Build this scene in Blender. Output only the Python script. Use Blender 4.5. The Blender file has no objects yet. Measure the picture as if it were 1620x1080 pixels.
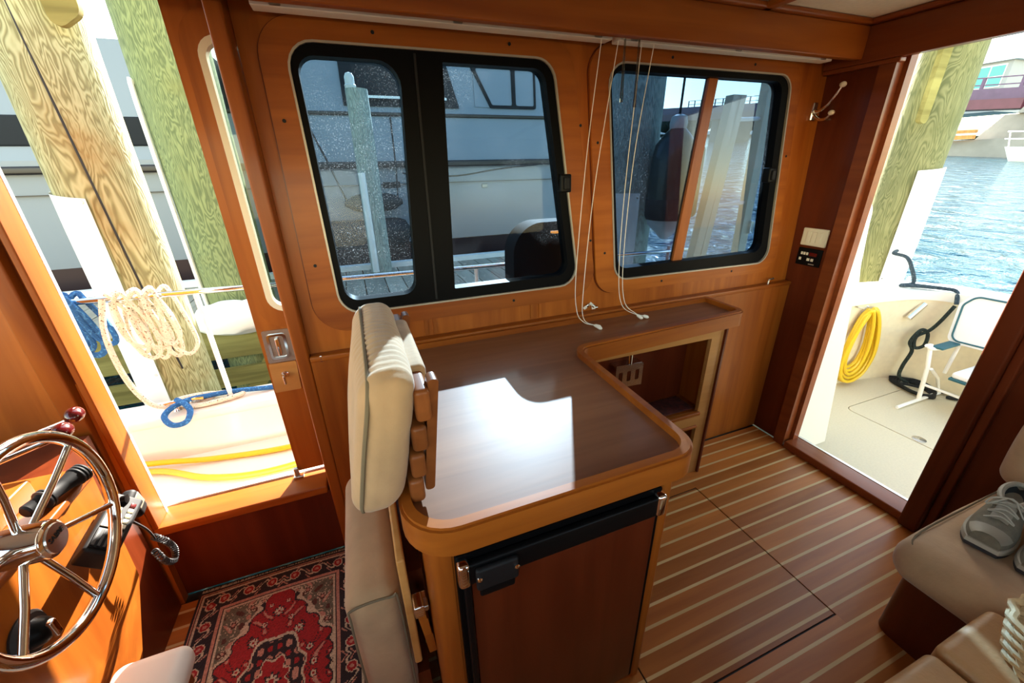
import bpy, bmesh, math, random
import numpy as np
from mathutils import Vector, Matrix, noise as mnoise
from mathutils.geometry import tessellate_polygon

# ------------------------------------------------------------------ camera, sky, sun, exposure
scene = bpy.context.scene
COL = scene.collection
cam_d = bpy.data.cameras.new('camera'); cam = bpy.data.objects.new('camera', cam_d); COL.objects.link(cam)
cam_d.sensor_fit = 'HORIZONTAL'; cam_d.sensor_width = 36.0; cam_d.lens = 36.0 * 630.58 / 1620.0
cam_d.clip_start = 0.02; cam_d.clip_end = 2000
_R = ((0.93215012, -0.36156661, -0.01912433), (-0.16173468, -0.36854613, -0.91543194), (0.32394143, 0.85641306, -0.40201818))
cam.matrix_world = Matrix(((_R[0][0], -_R[1][0], -_R[2][0], 0), (_R[0][1], -_R[1][1], -_R[2][1], 0),
                           (_R[0][2], -_R[1][2], -_R[2][2], 1.58), (0, 0, 0, 1)))
scene.camera = cam
SUN = Vector((0.44, 1.0, 0.53)).normalized()          # towards the sun
world = bpy.data.worlds.new('world'); scene.world = world; world.use_nodes = True
wn = world.node_tree.nodes; wl = world.node_tree.links
sky = wn.new('ShaderNodeTexSky'); sky.sky_type = 'NISHITA'; sky.sun_disc = False
sky.sun_elevation = math.asin(SUN.z); sky.sun_rotation = math.atan2(SUN.x, SUN.y)
sky.air_density = 1.0; sky.dust_density = 0.6; sky.ozone_density = 1.2
tint = wn.new('ShaderNodeMix'); tint.data_type = 'RGBA'; tint.blend_type = 'MULTIPLY'; tint.inputs['Factor'].default_value = 1.0; tint.inputs['B'].default_value = (1.0, 0.83, 0.60, 1)
wl.new(sky.outputs[0], tint.inputs['A']); wl.new(tint.outputs['Result'], wn['Background'].inputs[0]); wn['Background'].inputs[1].default_value = 0.5
sun_d = bpy.data.lights.new('sun', 'SUN'); sun_d.energy = 12.5; sun_d.angle = math.radians(0.55); sun_d.color = (1.0, 0.93, 0.82)
sun = bpy.data.objects.new('sun', sun_d); COL.objects.link(sun)
sun.rotation_euler = (-SUN).to_track_quat('-Z', 'Y').to_euler()
scene.view_settings.view_transform = 'Standard'; scene.view_settings.look = 'None'
scene.view_settings.gamma = 1.0; scene.view_settings.use_curve_mapping = False
scene.view_settings.exposure = 1.60
scene.cycles.use_denoising = True
scene.cycles.max_bounces = 10; scene.cycles.diffuse_bounces = 5; scene.cycles.transparent_max_bounces = 16
scene.cycles.sample_clamp_indirect = 8.0
random.seed(4)

# ------------------------------------------------------------------ materials
def lin(h):
    if not isinstance(h, str): return tuple(h) + (1,) if len(h) == 3 else h
    h = h.lstrip('#'); r = []
    for i in (0, 2, 4):
        c = int(h[i:i+2], 16) / 255.0
        r.append(c / 12.92 if c <= 0.04045 else ((c + 0.055) / 1.055) ** 2.4)
    return tuple(r) + (1,)
def newmat(name):
    m = bpy.data.materials.new(name); m.use_nodes = True
    nt = m.node_tree; return m, nt.nodes, nt.links, nt.nodes['Principled BSDF']
def N(nodes, t, **kw):
    n = nodes.new(t)
    for k, v in kw.items(): setattr(n, k, v)
    return n
def ramp(nodes, stops):
    r = nodes.new('ShaderNodeValToRGB'); e = r.color_ramp.elements
    e[0].position, e[0].color = stops[0][0], lin(stops[0][1]); e[1].position, e[1].color = stops[-1][0], lin(stops[-1][1])
    for p, c in stops[1:-1]:
        q = e.new(p); q.color = lin(c)
    return r
def plain(name, col, rough=0.5, metal=0.0, coat=0.0, var=0.0, scale=20.0, bump=0.0, sheen=0.0, bscale=None, spec=0.5):
    m, n, l, b = newmat(name)
    b.inputs['Base Color'].default_value = lin(col); b.inputs['Roughness'].default_value = rough
    b.inputs['Metallic'].default_value = metal; b.inputs['Specular IOR Level'].default_value = spec; b.inputs['Coat Weight'].default_value = coat
    b.inputs['Coat Roughness'].default_value = 0.08
    if sheen: b.inputs['Sheen Weight'].default_value = sheen
    if var or bump:
        g = N(n, 'ShaderNodeNewGeometry'); t = N(n, 'ShaderNodeTexNoise'); t.inputs['Scale'].default_value = scale
        t.inputs['Detail'].default_value = 5; l.new(g.outputs['Position'], t.inputs['Vector'])
        if var:
            c = lin(col); lo = tuple(x * (1 - var) for x in c[:3]); hi = tuple(min(1, x * (1 + var)) for x in c[:3])
            r = ramp(n, [(0.3, lo), (0.7, hi)]); l.new(t.outputs['Fac'], r.inputs[0]); l.new(r.outputs[0], b.inputs['Base Color'])
        if bump:
            t2 = t
            if bscale:
                t2 = N(n, 'ShaderNodeTexNoise'); t2.inputs['Scale'].default_value = bscale; t2.inputs['Detail'].default_value = 4
                l.new(g.outputs['Position'], t2.inputs['Vector'])
            bp = N(n, 'ShaderNodeBump'); bp.inputs['Strength'].default_value = bump; bp.inputs['Distance'].default_value = 0.01
            l.new(t2.outputs['Fac'], bp.inputs['Height']); l.new(bp.outputs[0], b.inputs['Normal'])
    return m
def wood(name, dark, light, axis='x', rough=0.40, coat=0.08, scale=1.0, rand=0.12, contrast=1.0):
    """varnished wood with the grain along one world axis"""
    m, n, l, b = newmat(name)
    g = N(n, 'ShaderNodeNewGeometry'); mp = N(n, 'ShaderNodeMapping')
    s = {'x': (1.6, 22, 22), 'y': (22, 1.6, 22), 'z': (22, 22, 1.6)}[axis]
    mp.inputs['Scale'].default_value = tuple(v * scale for v in s)
    oi = N(n, 'ShaderNodeObjectInfo'); ml = N(n, 'ShaderNodeVectorMath', operation='SCALE'); ml.inputs['Scale'].default_value = 7.3
    cb = N(n, 'ShaderNodeCombineXYZ')
    for i in range(3): l.new(oi.outputs['Random'], cb.inputs[i])
    l.new(cb.outputs[0], ml.inputs[0])
    ad = N(n, 'ShaderNodeVectorMath', operation='ADD'); l.new(g.outputs['Position'], ad.inputs[0]); l.new(ml.outputs[0], ad.inputs[1])
    l.new(ad.outputs[0], mp.inputs['Vector'])
    t = N(n, 'ShaderNodeTexNoise'); t.inputs['Scale'].default_value = 1.0; t.inputs['Detail'].default_value = 7; t.inputs['Distortion'].default_value = 0.7
    l.new(mp.outputs[0], t.inputs['Vector'])
    big = N(n, 'ShaderNodeTexNoise'); big.inputs['Scale'].default_value = 0.22; big.inputs['Detail'].default_value = 2; l.new(mp.outputs[0], big.inputs['Vector'])
    mx = N(n, 'ShaderNodeMath', operation='MULTIPLY_ADD'); mx.inputs[1].default_value = 0.6
    l.new(big.outputs['Fac'], mx.inputs[0]); 
    hf = N(n, 'ShaderNodeMath', operation='MULTIPLY'); hf.inputs[1].default_value = 0.5; l.new(t.outputs['Fac'], hf.inputs[0]); l.new(hf.outputs[0], mx.inputs[2])
    r = ramp(n, [(0.38, dark), (0.55, tuple((a + c) / 2 for a, c in zip(lin(dark)[:3], lin(light)[:3]))), (0.72, light)])
    l.new(mx.outputs[0], r.inputs[0])
    hsv = N(n, 'ShaderNodeHueSaturation'); l.new(r.outputs[0], hsv.inputs['Color'])
    mr = N(n, 'ShaderNodeMapRange'); mr.inputs['To Min'].default_value = 1 - rand; mr.inputs['To Max'].default_value = 1 + rand
    l.new(oi.outputs['Random'], mr.inputs['Value']); l.new(mr.outputs[0], hsv.inputs['Value'])
    l.new(hsv.outputs[0], b.inputs['Base Color'])
    b.inputs['Roughness'].default_value = rough; b.inputs['Specular IOR Level'].default_value = 0.22; b.inputs['Coat Weight'].default_value = coat; b.inputs['Coat Roughness'].default_value = 0.12
    bp = N(n, 'ShaderNodeBump'); bp.inputs['Strength'].default_value = 0.05; bp.inputs['Distance'].default_value = 0.004
    l.new(t.outputs['Fac'], bp.inputs['Height']); l.new(bp.outputs[0], b.inputs['Normal'])
    return m
def glass(name, tint, gloss=0.9, speck=0.0, speck_scale=260):
    m, n, l, b = newmat(name); n.remove(b); out = n['Material Output']
    tr = N(n, 'ShaderNodeBsdfTransparent'); tr.inputs[0].default_value = lin(tint)
    gl = N(n, 'ShaderNodeBsdfGlossy'); gl.inputs['Roughness'].default_value = 0.02
    fr = N(n, 'ShaderNodeFresnel'); fr.inputs['IOR'].default_value = 1.45
    mu = N(n, 'ShaderNodeMath', operation='MULTIPLY'); mu.inputs[1].default_value = gloss; l.new(fr.outputs[0], mu.inputs[0])
    mx = N(n, 'ShaderNodeMixShader'); l.new(mu.outputs[0], mx.inputs[0]); l.new(tr.outputs[0], mx.inputs[1]); l.new(gl.outputs[0], mx.inputs[2])
    last = mx
    if speck:
        g = N(n, 'ShaderNodeNewGeometry'); t = N(n, 'ShaderNodeTexNoise'); t.inputs['Scale'].default_value = speck_scale; t.inputs['Detail'].default_value = 1
        l.new(g.outputs['Position'], t.inputs['Vector'])
        t2 = N(n, 'ShaderNodeTexNoise'); t2.inputs['Scale'].default_value = 3.0; t2.inputs['Detail'].default_value = 3; l.new(g.outputs['Position'], t2.inputs['Vector'])
        a = N(n, 'ShaderNodeMapRange'); a.inputs['From Min'].default_value = 0.64; a.inputs['From Max'].default_value = 0.72; l.new(t.outputs['Fac'], a.inputs['Value'])
        c = N(n, 'ShaderNodeMapRange'); c.inputs['From Min'].default_value = 0.4; c.inputs['From Max'].default_value = 0.7; l.new(t2.outputs['Fac'], c.inputs['Value'])
        p = N(n, 'ShaderNodeMath', operation='MULTIPLY'); l.new(a.outputs[0], p.inputs[0]); l.new(c.outputs[0], p.inputs[1])
        h = N(n, 'ShaderNodeMath', operation='MULTIPLY_ADD'); h.inputs[1].default_value = 0.005; l.new(c.outputs[0], h.inputs[0])
        p2 = N(n, 'ShaderNodeMath', operation='MULTIPLY'); p2.inputs[1].default_value = speck; l.new(p.outputs[0], p2.inputs[0]); l.new(p2.outputs[0], h.inputs[2])
        tl = N(n, 'ShaderNodeBsdfTranslucent'); tl.inputs[0].default_value = (0.8, 0.85, 0.9, 1)
        m2 = N(n, 'ShaderNodeMixShader'); l.new(h.outputs[0], m2.inputs[0]); l.new(mx.outputs[0], m2.inputs[1]); l.new(tl.outputs[0], m2.inputs[2]); last = m2
    l.new(last.outputs[0], out.inputs[0]); return m
def piling_mat(name, dark, mid, light, stain=None):
    m, n, l, b = newmat(name)
    g = N(n, 'ShaderNodeNewGeometry'); mp = N(n, 'ShaderNodeMapping'); mp.inputs['Scale'].default_value = (5.5, 5.5, 1.0); l.new(g.outputs['Position'], mp.inputs[0])
    t = N(n, 'ShaderNodeTexNoise'); t.inputs['Scale'].default_value = 1.5; t.inputs['Detail'].default_value = 3.5; t.inputs['Distortion'].default_value = 0.5; l.new(mp.outputs[0], t.inputs['Vector'])
    mu = N(n, 'ShaderNodeMath', operation='MULTIPLY'); mu.inputs[1].default_value = 150; l.new(t.outputs['Fac'], mu.inputs[0])
    sn = N(n, 'ShaderNodeMath', operation='SINE'); l.new(mu.outputs[0], sn.inputs[0])
    ma = N(n, 'ShaderNodeMapRange'); ma.inputs['From Min'].default_value = -1; l.new(sn.outputs[0], ma.inputs['Value'])
    r = ramp(n, [(0.0, dark), (0.4, mid), (1.0, light)]); l.new(ma.outputs[0], r.inputs[0])
    t2 = N(n, 'ShaderNodeTexNoise'); t2.inputs['Scale'].default_value = 3.2; t2.inputs['Detail'].default_value = 4; l.new(g.outputs['Position'], t2.inputs['Vector'])
    mr = N(n, 'ShaderNodeMapRange'); mr.inputs['From Min'].default_value = 0.56; mr.inputs['From Max'].default_value = 0.72; mr.inputs['To Max'].default_value = 0.6; l.new(t2.outputs['Fac'], mr.inputs['Value'])
    mx = N(n, 'ShaderNodeMix', data_type='RGBA'); l.new(mr.outputs[0], mx.inputs['Factor']); l.new(r.outputs[0], mx.inputs['A']); mx.inputs['B'].default_value = lin(stain or mid)
    l.new(mx.outputs['Result'], b.inputs['Base Color']); b.inputs['Roughness'].default_value = 0.8
    bp = N(n, 'ShaderNodeBump'); bp.inputs['Strength'].default_value = 0.2; bp.inputs['Distance'].default_value = 0.006; l.new(ma.outputs[0], bp.inputs['Height']); l.new(bp.outputs[0], b.inputs['Normal'])
    return m
def rope_mat(name, base, fleck, scale=90, thr=0.6):
    m, n, l, b = newmat(name)
    g = N(n, 'ShaderNodeNewGeometry'); t = N(n, 'ShaderNodeTexNoise'); t.inputs['Scale'].default_value = scale; t.inputs['Detail'].default_value = 1; l.new(g.outputs['Position'], t.inputs['Vector'])
    r = ramp(n, [(thr - 0.04, base), (thr + 0.04, fleck)]); l.new(t.outputs['Fac'], r.inputs[0]); l.new(r.outputs[0], b.inputs['Base Color'])
    w = N(n, 'ShaderNodeTexWave'); w.inputs['Scale'].default_value = 60; w.bands_direction = 'DIAGONAL'; l.new(g.outputs['Position'], w.inputs['Vector'])
    bp = N(n, 'ShaderNodeBump'); bp.inputs['Strength'].default_value = 0.5; bp.inputs['Distance'].default_value = 0.004; l.new(w.outputs['Fac'], bp.inputs['Height']); l.new(bp.outputs[0], b.inputs['Normal'])
    b.inputs['Roughness'].default_value = 0.85
    return m
CD, CL = (0.225, 0.050, 0.005), (0.41, 0.115, 0.013)
M = dict(
    wx=wood('cherry_along', CD, CL, 'x'), wz=wood('cherry_upright', CD, CL, 'z'), wy=wood('cherry_across', CD, CL, 'y'),
    red=wood('mahogany_upright', (0.085, 0.014, 0.004), (0.15, 0.028, 0.008), 'z', rough=0.28),
    redx=wood('mahogany_across', (0.16, 0.034, 0.009), (0.25, 0.062, 0.015), 'y', rough=0.28),
    teak=wood('floor_teak', (0.33, 0.098, 0.017), (0.53, 0.182, 0.036), 'x', rough=0.40, coat=0.06, rand=0.16),
    holly=wood('holly_strip', (0.62, 0.40, 0.16), (0.74, 0.52, 0.24), 'x', rough=0.35, rand=0.05),
    top=wood('counter_top', (0.20, 0.072, 0.026), (0.31, 0.125, 0.05), 'x', rough=0.46, coat=0.16),
    light=wood('light_teak', (0.42, 0.18, 0.045), (0.60, 0.29, 0.085), 'x', rough=0.3),
    slat=wood('slat_wood', (0.15, 0.042, 0.010), (0.25, 0.078, 0.02), 'y', rough=0.4),
    cowl=plain('matte_cowl', (0.010, 0.010, 0.011), 0.85, spec=0.1),
    seam=plain('dark_seam', (0.012, 0.008, 0.006), 0.6),
    ceil=plain('cream_vinyl', '#e6dcc0', 0.55, var=0.05, scale=60, bump=0.1),
    black=plain('black_plastic', (0.004, 0.004, 0.0045), 0.38, spec=0.12), matte=plain('matte_black', (0.008, 0.008, 0.009), 0.6, spec=0.25),
    anod=plain('black_frame', (0.003, 0.003, 0.0035), 0.45, spec=0.06), alu=plain('pale_gasket', '#a59d8f', 0.35, metal=0.3), cream=plain('cream_plastic', '#e9dfc6', 0.4),
    chrome=plain('chrome', (0.80, 0.79, 0.77), 0.07, metal=1.0), steel=plain('brushed_steel', (0.62, 0.60, 0.57), 0.25, metal=1.0),
    suede=plain('beige_suede', '#b39069', 0.9, var=0.10, scale=14, bump=0.10, sheen=0.25, bscale=70),
    piping=plain('suede_piping', '#75664e', 0.9), leather=plain('tan_leather', '#b88a58', 0.5, var=0.15, scale=9, bump=0.12, bscale=120),
    gel=plain('white_gelcoat', '#e8e4d8', 0.3, coat=0.3), gelc=plain('cream_gelcoat', '#e0d3b4', 0.45, var=0.04, scale=30),
    nonskid=plain('cream_nonskid', '#d8ccae', 0.7, var=0.04, scale=90, bump=0.15), vinyl=plain('white_vinyl', '#efece4', 0.45),
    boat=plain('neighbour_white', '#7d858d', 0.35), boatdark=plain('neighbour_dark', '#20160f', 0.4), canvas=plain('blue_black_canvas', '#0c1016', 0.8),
    bottom=plain('maroon_bottom', '#2a0f10', 0.6),
    pale=piling_mat('piling_pale', '#7c794f', '#979668', '#aeae82', '#957d48'), green=piling_mat('piling_green', '#5f6944', '#717b50', '#879060', '#7e7f4a'),
    grey=piling_mat('piling_grey', '#78827a', '#8f998e', '#a7afa2', '#83908a'), olive=piling_mat('piling_olive', '#66683f', '#79794c', '#8a885a', '#6b6d40'),
    dock=wood('weathered_dock', '#7f7a6c', '#b0aa98', 'y', rough=0.85, coat=0, rand=0.2), dockb=wood('treated_beam', '#6d6434', '#a39858', 'x', rough=0.85, coat=0, rand=0.15),
    blue=rope_mat('blue_rope', '#1f5f9e', '#3f86c4'), white=rope_mat('cream_rope', '#ddd8c6', '#7d6f50', 130, 0.66), navy=rope_mat('dark_green_rope', '#17231f', '#2c3f3a'),
    blk=rope_mat('black_rope', '#0c0e10', '#22282b'), dgrey=rope_mat('grey_rope', '#2b3a44', '#4b5a62'), hose=plain('yellow_hose', '#e0b91f', 0.4), cord=plain('white_cord', '#eae3d4', 0.7),
    redknob=plain('burgundy_knob', '#4a0a0d', 0.15, coat=0.6), clear=glass('clear_wand', '#d6d2c8', 1.5),
    teal=plain('teal_piping', '#1f5a66', 0.5), canvaswhite=plain('white_canvas', '#e6e7e8', 0.7), whitepaint=plain('white_paint', '#f0efe9', 0.4),
    purple=plain('purple_steel', '#5a4560', 0.6, var=0.12, scale=2), maroon=plain('maroon_steel', '#5e3240', 0.6, var=0.12, scale=2), conc=plain('concrete', '#8f8a80', 0.9, var=0.22, scale=0.6, bump=0.2),
    brick=plain('grey_building', '#a8a8a6', 0.8), tealglass=plain('teal_window', '#4fa3a3', 0.15), leafy=plain('dark_trees', '#26331f', 0.9, var=0.4, scale=0.8), 
    g1=glass('tinted_pane', '#b2c6d6', 0.3, speck=0.10), g2=glass('tinted_pane_clean', '#839bb2', 0.06, speck=0.05, speck_scale=160), gclear=glass('door_pane', '#b9c4c4', 0.8),
    wick=plain('wicker', '#c8aa78', 0.7, var=0.15, scale=60), shoe=plain('grey_shoe_mesh', '#6b6554', 0.8, var=0.15, scale=50, bump=0.25, bscale=400), shoel=plain('grey_shoe_overlay', '#8a8372', 0.55),
    sole=plain('pale_shoe_sole', '#a9a493', 0.7), dark=plain('dark_lining', '#161616', 0.9), redled=plain('red_display', '#5a0d0d', 0.2), rubber=plain('rubber', (0.02, 0.02, 0.022), 0.55),
    fend=plain('charcoal_fender', '#191a1d', 0.7), fendg=plain('sea_green_fender', '#1f3130', 0.3, var=0.3, scale=12), fendw=plain('white_fender', '#c9ccc8', 0.4), carpet=plain('patterned_carpet', '#4a1a14', 0.95, var=0.6, scale=40),
)

# ------------------------------------------------------------------ mesh helpers
class MB:
    def __init__(s): s.v = []; s.f = []
    def add(s, vs, fs):
        o = len(s.v); s.v += [tuple(p) for p in vs]; s.f += [tuple(i + o for i in q) for q in fs]; return s
    def box(s, x0, x1, y0, y1, z0, z1):
        vs = [(x, y, z) for z in (z0, z1) for y in (y0, y1) for x in (x0, x1)]
        return s.add(vs, [(0, 2, 3, 1), (4, 5, 7, 6), (0, 1, 5, 4), (2, 6, 7, 3), (0, 4, 6, 2), (1, 3, 7, 5)])
    def hexa(s, p): return s.add(p, [(0, 3, 2, 1), (4, 5, 6, 7), (0, 1, 5, 4), (1, 2, 6, 5), (2, 3, 7, 6), (3, 0, 4, 7)])
    def soft(s, x0, x1, y0, y1, z0, z1, r=0.01, k=3, mid=1, puff=0.0, fn=None):
        """box with rounded edges, optional puffed faces"""
        c = Vector(((x0 + x1) / 2, (y0 + y1) / 2, (z0 + z1) / 2)); h = [(x1 - x0) / 2, (y1 - y0) / 2, (z1 - z0) / 2]; r = min(r, min(h) * 0.999)
        ax = []
        for d in h:
            e = [d - r + r * math.tan(math.radians(45 * i / k)) for i in range(k + 1)]
            m = [(-(d - r) + 2 * (d - r) * i / (mid + 1)) for i in range(1, mid + 1)]
            ax.append([-q for q in reversed(e)] + m + e)
        idx = {}; vs = []; fs = []
        def vid(p):
            key = tuple(round(q, 6) for q in p)
            if key in idx: return idx[key]
            q = Vector(p); i = Vector([max(-(h[a] - r), min(h[a] - r, q[a])) for a in range(3)]); dlt = q - i
            if dlt.length > 1e-9: q = i + dlt.normalized() * r
            if puff:
                n3 = [q[a] / h[a] for a in range(3)]
                for a in range(3):
                    b1, b2 = [n3[t] for t in range(3) if t != a]
                    q[a] += (1 if n3[a] > 0 else -1) * puff * (max(0, 1 - b1 * b1) * max(0, 1 - b2 * b2)) * abs(n3[a]) ** 2
            w = c + q
            if fn: w = Vector(fn(w))
            idx[key] = len(vs); vs.append(tuple(w)); return idx[key]
        for a in range(3):
            b1, b2 = [(1, 2), (2, 0), (0, 1)][a]
            for sg in (-1, 1):
                for i in range(len(ax[b1]) - 1):
                    for j in range(len(ax[b2]) - 1):
                        q = []
                        for (u, w) in ((i, j), (i + 1, j), (i + 1, j + 1), (i, j + 1)):
                            p = [0, 0, 0]; p[a] = sg * h[a]; p[b1] = ax[b1][u]; p[b2] = ax[b2][w]; q.append(vid(p))
                        fs.append(tuple(q) if sg > 0 else tuple(reversed(q)))
        return s.add(vs, fs)
    def plate(s, outer, holes, fn, w0, w1):
        loops = [outer] + list(holes); pts = [p for lp in loops for p in lp]
        tri = tessellate_polygon([[Vector((p[0], p[1], 0)) for p in lp] for lp in loops]); n = len(pts)
        vs = [fn(u, v, w0) for u, v in pts] + [fn(u, v, w1) for u, v in pts]; fs = []
        for t in tri:
            a, b, c = t
            A, B, Cc = pts[a], pts[b], pts[c]
            if (B[0]-A[0])*(Cc[1]-A[1]) - (B[1]-A[1])*(Cc[0]-A[0]) < 0: a, b, c = a, c, b
            fs.append((a, c, b)); fs.append((a + n, b + n, c + n))
        o = 0
        for li, lp in enumerate(loops):
            k = len(lp); area = sum(lp[i][0]*lp[(i+1) % k][1] - lp[(i+1) % k][0]*lp[i][1] for i in range(k))
            fl = (area < 0) != (li > 0)
            for i in range(k):
                a, b = o + i, o + (i + 1) % k
                fs.append((b, a, a + n, b + n) if fl else (a, b, b + n, a + n))
            o += k
        return s.add(vs, fs)
    def prism(s, poly, a, b, axis='z', holes=()):
        fn = {'z': lambda u, v, w: (u, v, w), 'y': lambda u, v, w: (u, w, v), 'x': lambda u, v, w: (w, u, v)}[axis]
        return s.plate(poly, holes, fn, a, b)
    def tube(s, path, r, n=8, closed=False):
        P = [Vector(p) for p in path]; m = len(P); R = r if isinstance(r, (list, tuple)) else [r] * m
        T = []
        for i in range(m):
            a = P[(i - 1) % m] if (closed or i > 0) else P[i]; b = P[(i + 1) % m] if (closed or i < m - 1) else P[i]
            t = b - a; T.append(t.normalized() if t.length > 1e-9 else Vector((0, 0, 1)))
        u = T[0].orthogonal().normalized(); vs = []; fs = []
        for i in range(m):
            u = (u - T[i] * u.dot(T[i])); u = u.normalized() if u.length > 1e-6 else T[i].orthogonal().normalized(); w = T[i].cross(u)
            for k in range(n):
                a = 2 * math.pi * k / n; vs.append(P[i] + (u * math.cos(a) + w * math.sin(a)) * R[i])
        for i in range(m if closed else m - 1):
            j = (i + 1) % m
            for k in range(n): fs.append((i*n + k, i*n + (k+1) % n, j*n + (k+1) % n, j*n + k))
        if not closed: fs.append(tuple(range(n - 1, -1, -1))); fs.append(tuple((m-1)*n + k for k in range(n)))
        return s.add(vs, fs)
    def lathe(s, prof, org=(0, 0, 0), axis=(0, 0, 1), n=20):
        o = Vector(org); a = Vector(axis).normalized(); u = a.orthogonal().normalized(); w = a.cross(u); vs = []; fs = []
        for r, h in prof:
            for k in range(n):
                t = 2 * math.pi * k / n; vs.append(o + a * h + (u * math.cos(t) + w * math.sin(t)) * max(r, 1e-4))
        for i in range(len(prof) - 1):
            for k in range(n): fs.append((i*n + k, i*n + (k+1) % n, (i+1)*n + (k+1) % n, (i+1)*n + k))
        fs.append(tuple(range(n - 1, -1, -1))); fs.append(tuple((len(prof)-1)*n + k for k in range(n)))
        return s.add(vs, fs)
    def ell(s, c, r, n=16, m=10, rot=None):
        c = Vector(c); vs = []; fs = []
        for i in range(m + 1):
            p = math.pi * i / m
            for k in range(n):
                t = 2 * math.pi * k / n; q = Vector((r[0]*max(math.sin(p), 1e-4)*math.cos(t), r[1]*max(math.sin(p), 1e-4)*math.sin(t), -r[2]*math.cos(p)))
                if rot: q = rot @ q
                vs.append(c + q)
        for i in range(m):
            for k in range(n): fs.append((i*n + k, i*n + (k+1) % n, (i+1)*n + (k+1) % n, (i+1)*n + k))
        return s.add(vs, fs)
    def xf(s, fn): s.v = [tuple(fn(Vector(p))) for p in s.v]; return s
    def build(s, name, mat, parent=None, ang=38):
        me = bpy.data.meshes.new(name); org = ORG.get(parent.name, Vector()) if parent else Vector()
        if parent is None and s.v:
            xs = [p[0] for p in s.v]; ys = [p[1] for p in s.v]; zs = [p[2] for p in s.v]
            org = Vector(((min(xs)+max(xs))/2, (min(ys)+max(ys))/2, min(zs)))
        me.from_pydata([(p[0]-org.x, p[1]-org.y, p[2]-org.z) for p in s.v], [], s.f)
        me.polygons.foreach_set('use_smooth', [True] * len(me.polygons)); me.set_sharp_from_angle(angle=math.radians(ang)); me.update()
        o = bpy.data.objects.new(name, me); COL.objects.link(o)
        me.materials.append(M[mat] if isinstance(mat, str) else mat)
        if parent: o.parent = parent
        else: o.location = org
        ORG[o.name] = org
        return o
ORG = {}
def tag(o, label, cat, group=None, kind=None):
    o['label'] = label; o['category'] = cat
    if group: o['group'] = group
    if kind: o['kind'] = kind
    return o
def thing(name, label, cat, loc, group=None, kind=None):
    o = bpy.data.objects.new(name, None); COL.objects.link(o); o.location = loc; o.empty_display_size = 0.05; ORG[o.name] = Vector(loc)
    return tag(o, label, cat, group, kind)
def rp(pts, r, n=6):
    """polygon with rounded corners; r may be a list"""
    out = []; k = len(pts)
    for i in range(k):
        p = Vector((pts[i][0], pts[i][1])); a = Vector(pts[i-1][:2]); b = Vector(pts[(i+1) % k][:2]); rr = r[i] if isinstance(r, (list, tuple)) else r
        if rr <= 0: out.append((p.x, p.y)); continue
        d1 = (a - p).normalized(); d2 = (b - p).normalized(); th = math.acos(max(-1, min(1, d1.dot(d2)))); t = rr / math.tan(th / 2)
        bis = (d1 + d2).normalized(); c = p + bis * (rr / math.sin(th / 2)); s0 = p + d1 * t - c; s1 = p + d2 * t - c
        a0 = math.atan2(s0.y, s0.x); a1 = math.atan2(s1.y, s1.x); da = (a1 - a0 + math.pi) % (2 * math.pi) - math.pi
        for j in range(n + 1):
            q = a0 + da * j / n; out.append((c.x + rr * math.cos(q), c.y + rr * math.sin(q)))
    return out
def smooth(path, sub=6, closed=False):
    P = [Vector(p) for p in path]; m = len(P); out = []
    for i in range(m if closed else m - 1):
        p0 = P[(i-1) % m] if closed or i > 0 else P[i]; p1 = P[i]; p2 = P[(i+1) % m]; p3 = P[(i+2) % m] if closed or i + 2 < m else P[(i+1) % m]
        for j in range(sub):
            t = j / sub; out.append(0.5 * ((2*p1) + (-p0+p2)*t + (2*p0-5*p1+4*p2-p3)*t*t + (-p0+3*p1-3*p2+p3)*t**3))
    if not closed: out.append(P[-1])
    return out
def wall(u, v, w): return (u, 1.458 + 0.055 * v + w, v)     # starboard cabin side: leans out a little; w > 0 is outboard

# ================================================================== CABIN SHELL
P0 = 0.0659; Y_S = 0.5610        # pitch of the floor strips and one strip's place
HX0, HX1, HY0, HY1 = 0.668, 1.465, 0.475, 1.169
fl = thing('floor', 'teak cabin floor with pale holly strips running fore and aft', 'floor', (0.7, 0.5, -0.06), kind='structure')
MB().box(-1.5, 2.235, -0.95, 1.50, -0.06, -0.006).build('subfloor', 'seam', fl)
ht = thing('floor_hatch', 'striped teak floor hatch outlined by a dark seam beside the counter cabinet', 'hatch', (1.15, 0.82, -0.005))
k0 = int(math.floor((-0.93 - Y_S) / P0)); k1 = int(math.ceil((1.455 - Y_S) / P0)); SW = 0.0054; G = 0.0065
def clip(y0, y1): return max(y0, -0.93), min(y1, 1.455)
for k in range(k0, k1 + 1):
    yc = Y_S + k * P0
    for (nm, mt, a, b) in (('holly_strip', 'holly', yc - SW, yc + SW), ('plank', 'teak', yc + SW, yc + P0 - SW)):
        a, b = clip(a, b)
        if b - a < 0.003: continue
        top = -0.0004 if nm == 'plank' else 0.0
        def piece(x0, x1, ya, yb, par):
            if yb - ya > 0.003: MB().box(x0, x1, ya, yb, -0.0055, top).build(nm, mt, par)
        if b <= HY0 - G or a >= HY1 + G: piece(-1.45, 2.225, a, b, fl)
        else:
            if a < HY0 - G: piece(HX0 - G, HX1 + G, a, HY0 - G, fl)
            if b > HY1 + G: piece(HX0 - G, HX1 + G, HY1 + G, b, fl)
            piece(-1.45, HX0 - G, a, b, fl); piece(HX1 + G, 2.225, a, b, fl)
            piece(HX0, HX1, max(a, HY0), min(b, HY1), ht)

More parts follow.
